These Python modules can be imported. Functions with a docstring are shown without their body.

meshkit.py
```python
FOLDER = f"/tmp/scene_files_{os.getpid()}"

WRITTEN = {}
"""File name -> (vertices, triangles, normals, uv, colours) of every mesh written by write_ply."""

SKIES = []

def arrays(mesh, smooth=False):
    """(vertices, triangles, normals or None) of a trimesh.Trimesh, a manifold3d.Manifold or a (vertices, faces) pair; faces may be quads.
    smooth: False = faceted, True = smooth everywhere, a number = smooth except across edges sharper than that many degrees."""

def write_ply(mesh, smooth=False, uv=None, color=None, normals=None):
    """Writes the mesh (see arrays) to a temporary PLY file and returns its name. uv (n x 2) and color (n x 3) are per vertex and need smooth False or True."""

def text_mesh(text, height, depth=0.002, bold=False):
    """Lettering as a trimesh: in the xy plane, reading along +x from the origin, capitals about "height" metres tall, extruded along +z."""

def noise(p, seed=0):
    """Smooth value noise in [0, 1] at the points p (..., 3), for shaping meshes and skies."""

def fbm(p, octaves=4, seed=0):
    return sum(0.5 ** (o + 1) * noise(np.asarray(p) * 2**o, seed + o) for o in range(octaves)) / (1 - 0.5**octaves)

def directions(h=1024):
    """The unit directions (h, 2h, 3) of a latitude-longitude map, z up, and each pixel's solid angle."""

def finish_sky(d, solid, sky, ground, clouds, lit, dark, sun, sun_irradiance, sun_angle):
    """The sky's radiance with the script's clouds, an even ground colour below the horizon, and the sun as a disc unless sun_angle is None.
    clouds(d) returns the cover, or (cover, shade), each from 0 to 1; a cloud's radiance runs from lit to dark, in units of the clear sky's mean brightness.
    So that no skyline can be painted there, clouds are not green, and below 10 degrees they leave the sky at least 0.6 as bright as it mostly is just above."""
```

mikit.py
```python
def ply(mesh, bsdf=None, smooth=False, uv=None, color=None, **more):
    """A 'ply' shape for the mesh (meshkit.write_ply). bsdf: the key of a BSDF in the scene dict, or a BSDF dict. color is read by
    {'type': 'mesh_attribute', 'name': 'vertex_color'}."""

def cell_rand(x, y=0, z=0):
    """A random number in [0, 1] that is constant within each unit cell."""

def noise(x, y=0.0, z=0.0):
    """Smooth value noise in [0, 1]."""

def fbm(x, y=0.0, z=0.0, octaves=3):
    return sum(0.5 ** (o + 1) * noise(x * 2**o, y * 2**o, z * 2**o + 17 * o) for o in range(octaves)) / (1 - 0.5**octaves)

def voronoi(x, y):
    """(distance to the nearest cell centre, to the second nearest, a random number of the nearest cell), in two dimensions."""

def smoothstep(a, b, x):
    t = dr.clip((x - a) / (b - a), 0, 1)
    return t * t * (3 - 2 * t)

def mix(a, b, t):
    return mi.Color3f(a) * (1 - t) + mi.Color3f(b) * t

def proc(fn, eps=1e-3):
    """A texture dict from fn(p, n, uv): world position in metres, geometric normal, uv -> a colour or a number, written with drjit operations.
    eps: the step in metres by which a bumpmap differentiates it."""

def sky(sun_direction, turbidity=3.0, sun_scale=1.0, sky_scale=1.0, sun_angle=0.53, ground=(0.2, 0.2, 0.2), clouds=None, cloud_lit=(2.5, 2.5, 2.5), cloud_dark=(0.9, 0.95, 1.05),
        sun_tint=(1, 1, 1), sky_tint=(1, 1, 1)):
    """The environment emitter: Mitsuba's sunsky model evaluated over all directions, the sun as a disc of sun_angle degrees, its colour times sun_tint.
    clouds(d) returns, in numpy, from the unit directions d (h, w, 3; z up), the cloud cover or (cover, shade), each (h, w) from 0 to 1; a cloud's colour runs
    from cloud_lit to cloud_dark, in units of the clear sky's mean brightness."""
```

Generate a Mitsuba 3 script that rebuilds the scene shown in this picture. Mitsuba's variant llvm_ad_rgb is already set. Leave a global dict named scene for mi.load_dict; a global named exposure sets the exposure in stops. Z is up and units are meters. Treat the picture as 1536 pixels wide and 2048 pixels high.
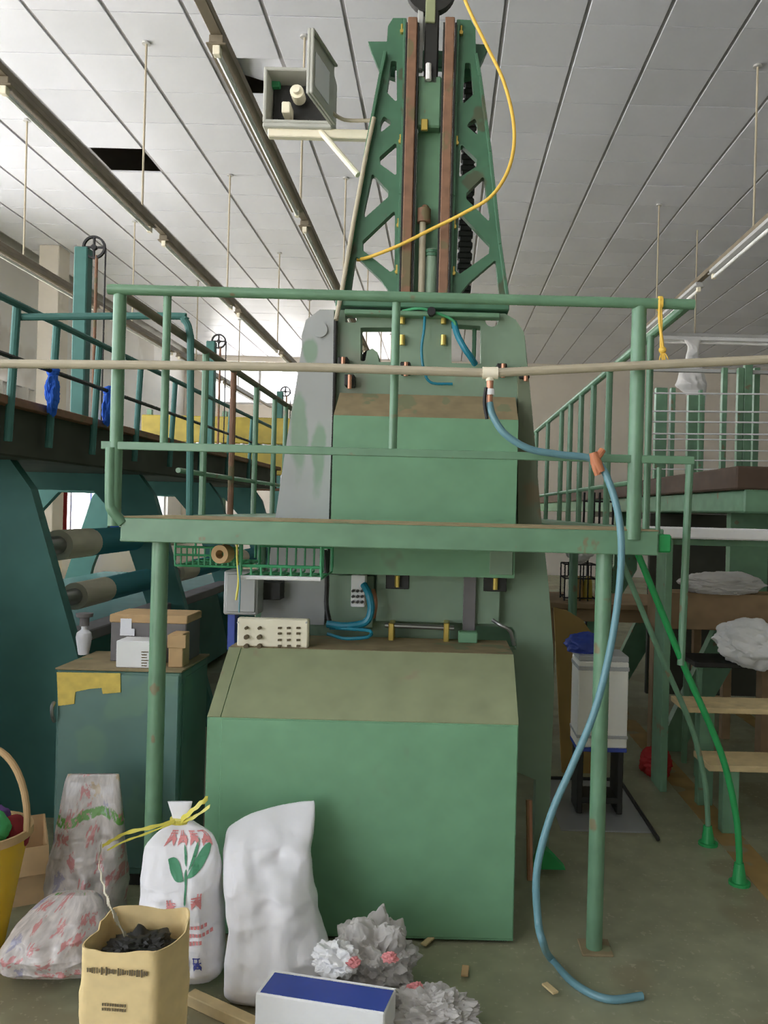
import math, random
import numpy as np
import trimesh, shapely
from shapely.geometry import Polygon, LineString, Point, box as sbox
from shapely.ops import unary_union
import drjit as dr
import mitsuba as mi
import mikit, meshkit
from mikit import proc, noise, fbm, smoothstep, mix

T = mi.ScalarTransform4f
random.seed(7)
RNG = np.random.default_rng(7)
scene, labels = {}, {}

# ------------------------------------------------------------------ camera, sky, exposure
F, CX, CY, EYE, ROLL = 1640.0, 885.0, 1020.0, 1.55, math.radians(1.5)
RIGHT = np.array([math.cos(ROLL), 0, math.sin(ROLL)])
UP = np.array([-math.sin(ROLL), 0, math.cos(ROLL)])
scene['camera'] = {'type': 'perspective', 'fov': 2 * math.degrees(math.atan(768 / F)), 'fov_axis': 'x', 'near_clip': 0.05, 'far_clip': 200.0,
                   'principal_point_offset_x': -(CX - 768) / 1536, 'principal_point_offset_y': -(CY - 1024) / 2048,
                   'to_world': T().look_at(origin=[0, 0, EYE], target=[0, 1, EYE], up=UP.tolist())}
scene['sky'] = mikit.sky((-0.36, 0.72, 0.58), turbidity=4.0, sun_scale=1.4, sky_scale=1.0, sun_tint=(.85, .97, 1.16), ground=(0.70, 0.70, 0.71),
                         clouds=lambda d: np.clip(0.62 + 0.5 * (meshkit.fbm(d * 3.0, 4, 3) - 0.5), 0, 1), cloud_lit=(2.3, 2.3, 2.35), cloud_dark=(1.5, 1.55, 1.6))
exposure = 4.74


def P(px, py, y):
    """The place in the hall that the survey photograph shows at (px, py), at the depth y."""
    return np.array([0, 0, EYE]) + y * (np.array([0, 1.0, 0]) + (px - CX) / F * RIGHT + (CY - py) / F * UP)


def on_floor(a, b, h=0.0):
    d = np.array([0, 1.0, 0]) + (a - CX) / F * RIGHT + (CY - b) / F * UP
    return np.array([0, 0, EYE]) + (h - EYE) / d[2] * d


def X(px, py, y): return float(P(px, py, y)[0])
def Z(px, py, y): return float(P(px, py, y)[2])


# ------------------------------------------------------------------ bookkeeping
def numbered(k):
    if k not in USED:
        USED.add(k)
        return k
    n = 1
    while f'{k}_{n:03d}' in USED: n += 1
    USED.add(f'{k}_{n:03d}')
    return f'{k}_{n:03d}'


USED = set()


def thing(name, label, cat, group=None):
    k = numbered(name)
    labels[k] = {'label': label, 'category': cat}
    if group: labels[k]['group'] = group
    return k


def shape(mesh, m, smooth=30, **kw):
    return mikit.ply(mesh, m, smooth, **kw)


def part(parent, name, mesh, m, label=None, smooth=30, kind=None):
    k = numbered(f'{parent}__{name}')
    scene[k] = mesh if isinstance(mesh, dict) else shape(mesh, m, smooth)
    if label or kind:
        labels[k] = {}
        if label: labels[k]['label'] = label
        if kind: labels[k]['kind'] = kind
    return k


def single(name, mesh, m, label, cat, group=None, smooth=30, kind=None):
    k = thing(name, label, cat, group)
    if kind: labels[k]['kind'] = kind
    scene[k] = mesh if isinstance(mesh, dict) else shape(mesh, m, smooth)
    return k


def struct(name, mesh, m, label, smooth=False):
    USED.add(name)
    scene[name] = mesh if isinstance(mesh, dict) else shape(mesh, m, smooth)
    labels[name] = {'label': label, 'kind': 'structure', 'category': name.split('_')[0]}
    return name


# ------------------------------------------------------------------ mesh helpers
def cat(*ms):
    ms = [m for a in ms for m in (a if isinstance(a, (list, tuple)) else [a])]
    return trimesh.util.concatenate(ms)


def cbox(x0, x1, y0, y1, z0, z1, c=0.004):
    x0, x1, y0, y1, z0, z1 = min(x0, x1), max(x0, x1), min(y0, y1), max(y0, y1), min(z0, z1), max(z0, z1)
    c = min(c, (x1 - x0) * .45, (y1 - y0) * .45, (z1 - z0) * .45)
    if c <= 0:
        return trimesh.creation.box(bounds=[[x0, y0, z0], [x1, y1, z1]])
    pts = []
    for sx in (0, 1):
        for sy in (0, 1):
            for sz in (0, 1):
                p = np.array([(x0, x1)[sx], (y0, y1)[sy], (z0, z1)[sz]])
                d = np.array([1 - 2 * sx, 1 - 2 * sy, 1 - 2 * sz]) * c
                for k in range(3):
                    q = p.copy()
                    for j in range(3):
                        if j != k: q[j] += d[j]
                    pts.append(q)
    return trimesh.convex.convex_hull(np.array(pts))


def spline(pts, n=10):
    p = np.asarray(pts, float)
    if len(p) < 3: return p
    q = np.vstack([2 * p[0] - p[1], p, 2 * p[-1] - p[-2]])
    out = []
    for i in range(1, len(q) - 2):
        for t in np.linspace(0, 1, n, endpoint=False):
            a, b, c, d = q[i - 1], q[i], q[i + 1], q[i + 2]
            out.append(.5 * ((2 * b) + (c - a) * t + (2 * a - 5 * b + 4 * c - d) * t * t + (3 * b - a - 3 * c + d) * t ** 3))
    out.append(p[-1])
    return np.array(out)


def tube(pts, r, sides=12, curve=0):
    """A round bar along a polyline with closed ends; r may vary along it."""
    p = spline(pts, curve) if curve else np.asarray(pts, float)
    n = len(p)
    rad = np.broadcast_to(np.interp(np.linspace(0, 1, n), np.linspace(0, 1, np.size(r)), np.atleast_1d(r)), (n,))
    t = np.gradient(p, axis=0)
    t /= np.linalg.norm(t, axis=1, keepdims=True) + 1e-12
    ref = np.array([0, 0, 1.0]) if abs(t[0][2]) < .9 else np.array([1.0, 0, 0])
    a = np.zeros_like(p)
    v = ref - t[0] * (ref @ t[0])
    for i in range(n):
        v = v - t[i] * (v @ t[i])
        v /= np.linalg.norm(v) + 1e-12
        a[i] = v
    b = np.cross(t, a)
    ang = np.arange(sides) * 2 * np.pi / sides
    ring = p[:, None] + rad[:, None, None] * (np.cos(ang)[None, :, None] * a[:, None] + np.sin(ang)[None, :, None] * b[:, None])
    V = np.vstack([ring.reshape(-1, 3), p[:1], p[-1:]])
    i, j = np.meshgrid(np.arange(n - 1), np.arange(sides), indexing='ij')
    q = np.stack([i * sides + j, i * sides + (j + 1) % sides, (i + 1) * sides + (j + 1) % sides, (i + 1) * sides + j], -1).reshape(-1, 4)
    f = np.vstack([q[:, [0, 1, 2]], q[:, [0, 2, 3]]])
    k = np.arange(sides)
    c0 = np.stack([(k + 1) % sides, k, k * 0 + n * sides], 1)
    c1 = np.stack([(n - 1) * sides + k, (n - 1) * sides + (k + 1) % sides, k * 0 + n * sides + 1], 1)
    return trimesh.Trimesh(V, np.vstack([f, c0, c1]), process=False)


def plate_xz(poly, y0, y1):
    """A plate whose outline lies in x and z, thick from y0 to y1."""
    m = [trimesh.creation.extrude_polygon(g, y1 - y0, engine='earcut') for g in getattr(poly, 'geoms', [poly])]
    m = cat(m)
    v = m.vertices
    m.vertices = np.stack([v[:, 0], y1 - v[:, 2], v[:, 1]], 1)
    return m


def plate_yz(poly, x0, x1):
    """A plate whose outline lies in y and z, thick from x0 to x1."""
    m = [trimesh.creation.extrude_polygon(g, x1 - x0, engine='earcut') for g in getattr(poly, 'geoms', [poly])]
    m = cat(m)
    v = m.vertices
    m.vertices = np.stack([x0 + v[:, 2], v[:, 0], v[:, 1]], 1)
    return m


def plate_xy(poly, z0, z1):
    m = cat([trimesh.creation.extrude_polygon(g, z1 - z0, engine='earcut') for g in getattr(poly, 'geoms', [poly])])
    m.apply_translation([0, 0, z0])
    return m


def pix(pts, y):
    return [tuple(P(a, b, y)[[0, 2]]) for a, b in pts]


def pixpoly(pts, y, rnd=0.0, holes=()):
    g = Polygon(pix(pts, y)).buffer(0)
    if rnd: g = g.buffer(-rnd).buffer(rnd, quad_segs=5)
    for h in holes:
        q = Polygon(pix(h, y)).buffer(0)
        g = g.difference(q.buffer(-.006).buffer(.006, quad_segs=4))
    return g


def disc(p, axis, r, t, n=20, hole=0):
    m = trimesh.creation.annulus(hole, r, t, sections=n) if hole else trimesh.creation.cylinder(r, t, sections=n)
    m.apply_transform(trimesh.geometry.align_vectors([0, 0, 1], axis))
    m.apply_translation(p)
    return m


def rot(m, deg, axis, p):
    m = m.copy()
    m.apply_transform(trimesh.transformations.rotation_matrix(math.radians(deg), axis, p))
    return m


def lathe(profile, at=(0, 0, 0), n=24):
    m = trimesh.creation.revolve(np.asarray(profile, float), sections=n)
    m.apply_translation(at)
    return m


def blob(c, r, seed, amp=.25, sub=4, freq=2.2, floor=None):
    m = trimesh.creation.icosphere(sub)
    v = m.vertices
    n1 = meshkit.fbm(v * freq + seed * 3.7, 4, seed)
    n2 = np.abs(meshkit.fbm(v * freq * 1.7 + 50 + seed, 3, seed + 9) - .5)
    v = v * (1 + amp * (n1 - .5) * 2 - amp * 1.2 * n2)[:, None] * np.array(r) + np.array(c)
    if floor is not None: v[:, 2] = np.maximum(v[:, 2], floor)
    m.vertices = v
    return m



# ------------------------------------------------------------------ materials
def M(name, base, rough=.5, metal=0.0, spec=.5, **kw):
    c = base if isinstance(base, dict) else {'type': 'rgb', 'value': list(base)}
    d = {'type': 'principled', 'base_color': c, 'roughness': rough, 'metallic': metal, 'specular': spec, **kw}
    scene[name] = {'type': 'twosided', 'bsdf': d}
    return name


def grain(base, k, amt, second=None, thr=.62, k2=2.0):
    """Base colour with blotches of wear; with a second colour where the patches of another matter lie."""
    def fn(p, n, uv):
        a = fbm(p.x * k, p.y * k, p.z * k, octaves=3)
        c = mi.Color3f(base) * (1 - amt + 2 * amt * a)
        if second is not None:
            b = fbm(p.x * k2 + 31, p.y * k2 + 7, p.z * k2 * .7, octaves=4)
            c = mix(c, second, smoothstep(thr, thr + .07, b))
        return c
    return proc(fn)


M('mat_green', grain((.15, .315, .18), 9, .12, (.16, .25, .15), .66, 5), .42)
M('mat_green_rail', grain((.125, .24, .145), 14, .16, (.18, .16, .09), .70, 16), .36)
M('mat_green_tower', grain((.055, .15, .085), 10, .18, (.07, .09, .05), .66, 9), .42)
M('mat_green_frame', grain((.19, .275, .19), 6, .12, (.21, .24, .175), .62, 4), .45)


def cover_fn(p, n, uv):
    """Grey paint rubbed through to the old green in two upright patches."""
    c = mi.Color3f(.36, .37, .36) * (.92 + .16 * fbm(p.x * 6, p.y * 6, p.z * 6))
    w = fbm(p.x * 14, p.y * 14, p.z * 7, octaves=4)
    for a, b, sx, sz in ((598, 880, .035, .17), (636, 915, .030, .14), (620, 700, .03, .05)):
        q = P(a, b, 3.6)
        d = dr.sqrt(dr.square((p.x - float(q[0])) / sx) + dr.square((p.z - float(q[2])) / sz))
        c = mix(c, (.19, .30, .20), smoothstep(1.25, .75, d + 1.4 * (w - .5)) * .8)
    return c


M('mat_grey_cover', proc(cover_fn), .5)
M('mat_olive', grain((.27, .30, .17), 12, .14, (.29, .26, .16), .62, 7), .75)
M('mat_dull_olive', grain((.14, .165, .105), 6, .16, (.17, .14, .08), .62, 7), .6)
M('mat_dark_rust', grain((.075, .045, .028), 9, .3), .7)
M('mat_brown_dust', grain((.24, .19, .105), 18, .22, (.18, .19, .105), .62, 12), .85)
M('mat_teal', grain((.095, .185, .16), 7, .12, (.11, .21, .155), .62, 5), .4)
M('mat_deep_teal', grain((.06, .165, .145), 6, .15), .55, 0, .25)
M('mat_bright_green', (.02, .26, .07), .4)
M('mat_mesh_green', (.05, .30, .13), .45)
M('mat_rust', grain((.21, .11, .065), 24, .28, (.15, .12, .06), .6, 10), .7)
M('mat_dark', grain((.016, .016, .014), 10, .3), .5)
M('mat_dark_metal_shade', grain((.055, .058, .045), 6, .3), .7, 0, .3)  # dark tone of the beams and of the painted shade board
M('mat_black', (.006, .006, .007), .6)
M('mat_steel', (.35, .35, .34), .35, .9)
M('mat_brass', (.62, .46, .12), .32, .8)
M('mat_copper', (.55, .27, .17), .4, .6)
M('mat_white', (.72, .72, .72), .45)
M('mat_white_box', (.80, .78, .71), .5)
M('mat_cream', (.80, .74, .58), .5)
M('mat_ivory_pipe', grain((.42, .37, .27), 12, .15), .45)
M('mat_brown_lamp', grain((.17, .14, .095), 9, .2), .6)
M('mat_lamp_grey', (.42, .42, .41), .4)
M('mat_tube', (.78, .78, .76), .2)
M('mat_cardboard', grain((.47, .31, .16), 20, .12), .85)
M('mat_kraft', grain((.68, .52, .26), 30, .10), .8)
M('mat_yellow', (.62, .40, .02), .45)
M('mat_yellow_tape', grain((.62, .46, .09), 30, .2), .6)
M('mat_yellow_paint', grain((.36, .27, .03), 8, .25), .5)
M('mat_floor_line', grain((.27, .175, .06), 9, .25, (.22, .2, .12), .58, 6), .6)
M('mat_yellow_rope', (.72, .46, .07), .6)
M('mat_yellow_ribbon', (.66, .58, .10), .35)
M('mat_blue_hose', (.12, .25, .29), .35)
M('mat_blue_cable', (.015, .19, .27), .4)
M('mat_blue', (.04, .07, .34), .5)
M('mat_blue_cloth', (.02, .11, .55), .8)
M('mat_red', (.36, .02, .02), .6)
M('mat_red_print', (.60, .22, .22), .6)
M('mat_green_print', (.06, .25, .13), .6)
M('mat_blue_print', (.05, .06, .28), .6)
M('mat_ink', (.12, .09, .05), .8)
M('mat_orange_tape', (.46, .17, .08), .6)
M('mat_wood', grain((.52, .40, .21), 20, .2), .7)
M('mat_table', grain((.26, .17, .09), 9, .25), .6)
M('mat_ochre', grain((.36, .23, .075), 6, .12), .7)
M('mat_beige_cloth', grain((.50, .46, .36), 8, .1), .9)
M('mat_teal_cloth', (.04, .19, .22), .85)
M('mat_grey_cloth', grain((.45, .43, .41), 8, .1), .85)
M('mat_white_cloth', (.68, .67, .66), .8)
M('mat_red_cloth', (.22, .02, .025), .85)
M('mat_purple', (.12, .05, .22), .7)
M('mat_yarn_green', (.06, .35, .12), .8)
M('mat_grey_box', grain((.15, .14, .14), 12, .12), .7)
M('mat_enclosure', grain((.40, .40, .36), 9, .1), .5)
M('mat_label', (.68, .68, .72), .6)
M('mat_tray', (.30, .31, .30), .35, .3)
M('mat_far_wall', grain((.62, .57, .50), 1.5, .05), .9)
M('mat_wall', grain((.60, .59, .56), 1.5, .06, (.50, .48, .44), .66, 1.2), .9)
M('mat_tile', grain((.58, .59, .635), .9, .05), .38)
M('mat_tile_b', grain((.55, .56, .60), .9, .05), .38)
M('mat_grid', (.30, .29, .30), .6)
M('mat_roof', grain((.22, .20, .18), 3, .2), .9)
scene['mat_sack'] = {'type': 'twosided', 'bsdf': {'type': 'bumpmap', 'scale': .0006, 'nested_texture': proc(lambda p, n, uv: .5 + .5 * dr.sin(p.x * 1500) * dr.sin(p.z * 1500)),
                     'bsdf': {'type': 'principled', 'base_color': {'type': 'rgb', 'value': [.74, .73, .75]}, 'roughness': .42, 'specular': .5}}}


def printed_plastic(p, n, uv):
    """Clear-grey film with printed red, green and blue patches, a repeat of 11 cm."""
    u, v = uv.x + .1 * noise(uv.x * 5, uv.y * 6, 2), uv.y + .08 * noise(uv.x * 6, uv.y * 4, 7)
    base = mi.Color3f(.44, .40, .38) * (.75 + .5 * fbm(u * 22, v * 22, 3.0))
    cu, cv = dr.floor(u * 7), dr.floor(v * 8)
    r = mikit.cell_rand(cu, cv, 4)
    fu, fv = u * 7 - cu - .5, v * 8 - cv - .5
    wob = fbm(u * 40, v * 40, 1.0)
    inside = smoothstep(.42, .22, dr.maximum(dr.abs(fu), dr.abs(fv) * 1.2) + .9 * (wob - .5)) * .75
    c = mix(base, (.44, .06, .07), inside * dr.select(r > .62, .8, 0))
    c = mix(c, (.10, .12, .30), inside * dr.select((r > .50) & (r < .56), .6, 0))
    c = mix(c, (.40, .26, .08), inside * dr.select((r > .42) & (r < .48), .7, 0))
    band = smoothstep(.035, .025, dr.abs(v - .80 + .02 * (wob - .5)))
    return mix(c, (.10, .26, .05), band * smoothstep(.3, .5, wob))


M('mat_printed', proc(printed_plastic), .28, 0, .6)


def floor_fn(p, n, uv):
    a = fbm(p.x * 1.3, p.y * 1.3, 0, octaves=4)
    b = fbm(p.x * 9 + 4, p.y * 9, 2, octaves=4)
    c = mix((.225, .23, .145), (.27, .275, .18), a) * (.8 + .4 * b)
    worn = smoothstep(.56, .66, fbm(p.x * 2.2 + 9, p.y * 2.2, 5, octaves=4))
    c = mix(c, (.20, .17, .10), worn * .6)
    speck = smoothstep(.72, .8, fbm(p.x * 70, p.y * 70, 1, octaves=3))
    return mix(c, (.38, .35, .26), speck * .4)


M('mat_floor', proc(floor_fn), .42, 0, .45)
scene['mat_glass'] = {'type': 'thindielectric', 'int_ior': 1.5}

# ------------------------------------------------------------------ the hall
XL, XR, YN, YF, H = -6.5, 14.0, -7.0, 20.4, 5.25
struct('floor', cbox(XL - .3, XR + .3, YN - .3, YF + .3, -.2, 0, 0), 'mat_floor', 'worn green-brown painted concrete factory floor')
part('floor', 'painted_line', cbox(1.36, 1.50, 2.2, 9.5, -.01, .002, 0), 'mat_floor_line', 'ochre painted aisle line')
part('floor', 'painted_line', cbox(2.35, 2.47, 4.6, 9.5, -.01, .002, 0), 'mat_floor_line')
wins = []   # (y0, y1, z0, z1) in the left wall


def hole_wall(a0, a1, z1, holes):
    g = sbox(a0, 0, a1, z1)
    for h in holes: g = g.difference(sbox(h[0], h[2], h[1], h[3]))
    return g


for y0 in (-5.9, -2.7, .5, 4.0, 7.2, 10.4, 13.6, 16.8):
    wins.append((y0, y0 + 2.6,   .5 if y0 < 3 else .9, 4.9 if y0 < 9 else 2.75))
HV = H + 2.0
struct('wall_left', plate_yz(hole_wall(YN, YF, HV, wins), XL - .24, XL), 'mat_wall', 'white plastered window wall along the left of the hall')
struct('wall_right', cbox(XR, XR + .24, YN, YF, 0, HV, 0), 'mat_wall', 'plain plastered wall along the right of the hall')
ff = [(-6.2, -3.6, .7, 4.8)]
struct('wall_front', plate_xz(hole_wall(XL - .24, XR + .24, HV, ff), YN - .24, YN), 'mat_wall', 'plain plastered wall behind the viewer')
fw = [(-5.9, -3.4, 4.05, 5.12), (-3.2, -.7, 4.05, 5.12)]  # right opening added behind the machine to let in more daylight
struct('wall_back', plate_xz(hole_wall(XL - .24, XR + .24, HV, fw), YF, YF + .24), 'mat_far_wall', 'pale beige far end wall of the hall')


def window(n, m, label):
    k = f'window_{n}'
    struct(k, m[0], 'mat_lamp_grey', label)
    for q in m[1]: part(k, 'mullion', q, 'mat_lamp_grey')
    for q in m[2]: part(k, 'pane', q, 'mat_glass', smooth=False)


where = ['nearest the viewer, out of frame', 'second from the near end', 'third from the near end', 'fourth from the near end', 'beside the dark neighbouring machine', 'left of the red curtain', 'behind the blue curtain', 'nearest the far wall']
for i, (y0, y1, z0, z1) in enumerate(wins):
    xf0, xf1 = XL - .14, XL - .07
    f = cat(cbox(xf0, xf1, y0, y0 + .06, z0, z1), cbox(xf0, xf1, y1 - .06, y1, z0, z1), cbox(xf0, xf1, y0, y1, z0, z0 + .06), cbox(xf0, xf1, y0, y1, z1 - .06, z1))
    mul = [cbox(xf0, xf1, y0 + .06 + j * .82, y0 + .11 + j * .82, z0, z1) for j in (1, 2)] + [cbox(xf0, xf1, y0, y1, (z0 + z1) / 2 - .025, (z0 + z1) / 2 + .025)]
    panes = []
    for a, b in ((y0 + .06, y0 + .88), (y0 + .93, y0 + 1.70), (y0 + 1.75, y1 - .06)):
        for c, d in ((z0 + .06, (z0 + z1) / 2 - .025), ((z0 + z1) / 2 + .025, z1 - .06)):
            xm = XL - .105
            panes.append(trimesh.Trimesh([[xm, a, c], [xm, b, c], [xm, b, d], [xm, a, d]], [[0, 1, 2], [0, 2, 3]], process=False))
    window(i + 1, (f, mul, panes), f'grey framed window in the left wall, {where[i]}')
for i, (x0, x1, z0, z1) in enumerate(fw):
    y0, y1 = YF + .08, YF + .14
    f = cat(cbox(x0, x0 + .06, y0, y1, z0, z1), cbox(x1 - .06, x1, y0, y1, z0, z1), cbox(x0, x1, y0, y1, z0, z0 + .06), cbox(x0, x1, y0, y1, z1 - .06, z1))
    mul = [cbox((x0 + x1) / 2 - .03, (x0 + x1) / 2 + .03, y0, y1, z0, z1)]
    ym = YF + .11
    panes = [trimesh.Trimesh([[a, ym, z0], [b, ym, z0], [b, ym, z1], [a, ym, z1]], [[0, 1, 2], [0, 2, 3]], process=False) for a, b in ((x0 + .06, (x0 + x1) / 2 - .03), ((x0 + x1) / 2 + .03, x1 - .06))]
    window(11 + i, (f, mul, panes), 'high grey framed window in the far end wall, glaring with daylight, ' + ('left one' if i == 0 else 'right one added behind the machine for more light'))

for n_, (x0, x1, z0, z1) in enumerate(ff):
    y0, y1 = YN - .14, YN - .08
    f = cat(cbox(x0, x0 + .06, y0, y1, z0, z1), cbox(x1 - .06, x1, y0, y1, z0, z1), cbox(x0, x1, y0, y1, z0, z0 + .06), cbox(x0, x1, y0, y1, z1 - .06, z1))
    xm, ym = (x0 + x1) / 2, YN - .11
    panes = [trimesh.Trimesh([[a, ym, z0], [b, ym, z0], [b, ym, z1], [a, ym, z1]], [[0, 1, 2], [0, 2, 3]], process=False) for a, b in ((x0 + .06, xm - .03), (xm + .03, x1 - .06))]
    window(10 + n_, (f, [cbox(xm - .03, xm + .03, y0, y1, z0, z1)], panes), 'grey framed window behind the viewer, ' + 'nearest the left wall')

# ceiling: slab above, hung tiles with recessed dark runners between the columns
struct('ceiling', cbox(XL - .24, XR + .24, YN - .24, YF + .24, HV, HV + .2, 0), 'mat_roof', 'suspended ceiling of pale square tiles')
TW = .60
GX0 = X(697, 0, 6.35) - TW * 10       # a seam of the grid passes here
tile_shape = [shape(cbox(-.285, .285, -.297, .297, 0, .02, .003), m, False) for m in ('mat_tile', 'mat_tile_b')]
missing, tilted = on_floor(262, 332, 5.25), on_floor(478, 168, 5.25)
cells, ycells = [], np.arange(YN + .3, YF, TW)
for i in range(40):
    xc = GX0 + TW * (i + .5)
    if xc < XL + .1 or xc > XR - .1: continue
    for yc in ycells:
        cells.append((xc, yc))
near = lambda q: min(cells, key=lambda c: (c[0] - q[0]) ** 2 + (c[1] - q[1]) ** 2)
gone = {near(missing), near(tilted)}


def in_view(c):
    if c[1] < 4: return False
    d = np.array([c[0], c[1], H - EYE])
    px, py = CX + F * (d @ RIGHT) / c[1], CY - F * (d @ UP) / c[1]
    return -60 < px < 1600 and py > -40 and not (660 < px < 1050 and py > 610)


order = sorted([c for c in cells if c not in gone], key=lambda c: (not in_view(c), c[1] + .15 * abs(c[0])))
rest = []
for i, c in enumerate(order):
    if i < 300 and in_view(c):
        k = numbered('ceiling__tile')
        scene[k] = {**tile_shape[int(RNG.random() < .4)], 'to_world': T().translate([c[0], c[1], H + float(RNG.normal() * .0012)])}
    else:
        rest.append(trimesh.creation.box(bounds=[[c[0] - .285, c[1] - .297, H], [c[0] + .285, c[1] + .297, H + .02]]))
part('ceiling', 'tiles', cat(rest), 'mat_tile', smooth=False, kind='stuff')
for i in range(41):
    xs = GX0 + TW * i
    if xs < XL + .05 or xs > XR - .05: continue
    part('ceiling', 'runner', cbox(xs - .022, xs + .022, YN, YF, H + .012, H + .018, 0), 'mat_grid', smooth=False)
tc = near(tilted)
tm = trimesh.creation.box(bounds=[[-.285, -.297, 0], [.285, .297, .02]])
tm = rot(rot(tm, 17, [0, 1, 0], [.285, 0, 0]), -9, [1, 0, 0], [0, .297, 0])
tm.apply_translation([tc[0] + .08, tc[1], H + .03])
part('ceiling', 'slipped_tile', tm, 'mat_tile_b', smooth=False)

col = single('concrete_column', cbox(-5.95, -5.66, 11.9, 12.25, 0, H, .01), 'mat_far_wall', 'square beige concrete column by the left wall behind the neighbouring machine', 'column')

# ------------------------------------------------------------------ fluorescent lamp rows, hung on rods
LZ = 3.80
lamp_parts = {}


def lamp_mesh(L, ax):
    def bx(a0, a1, b0, b1, z0, z1, c=.003):
        return cbox(a0, a1, b0, b1, z0, z1, c) if ax == 'x' else cbox(b0, b1, a0, a1, z0, z1, c)
    prof = [bx(0, L, -.035, .035, .03, .07), bx(0, L, -.05, .05, .022, .032)]
    d = [1, 0, 0] if ax == 'x' else [0, 1, 0]
    tb = tube([np.array(d) * .05 + [0, 0, -.004], np.array(d) * (L - .05) + [0, 0, -.004]], .016, 10)
    caps = [bx(.01, .05, -.018, .018, -.022, .03), bx(L - .05, L - .01, -.018, .018, -.022, .03)]
    return cat(prof), tb, caps


def lamp_row(x, ys, L, housing, row_label, lab, group, first=0):
    hm, tb, caps = lamp_mesh(L, 'y')
    sh = [shape(hm, housing), shape(tb, 'mat_tube'), shape(caps[0], 'mat_cream'), shape(caps[1], 'mat_cream')]
    for i, y in enumerate(ys):
        k = thing('fluorescent_lamp', f'{lab}, {ORD[i + first]} from the viewer', 'lamp', group)
        for nm, s in zip(('housing', 'lamp_tube', 'end_holder', 'end_holder'), sh):
            part(k, nm, {**s, 'to_world': T().translate([x, y, LZ])}, None)


ORD = ['nearest', 'second', 'third', 'fourth', 'fifth', 'sixth', 'seventh', 'eighth', 'ninth', 'tenth']


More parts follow.
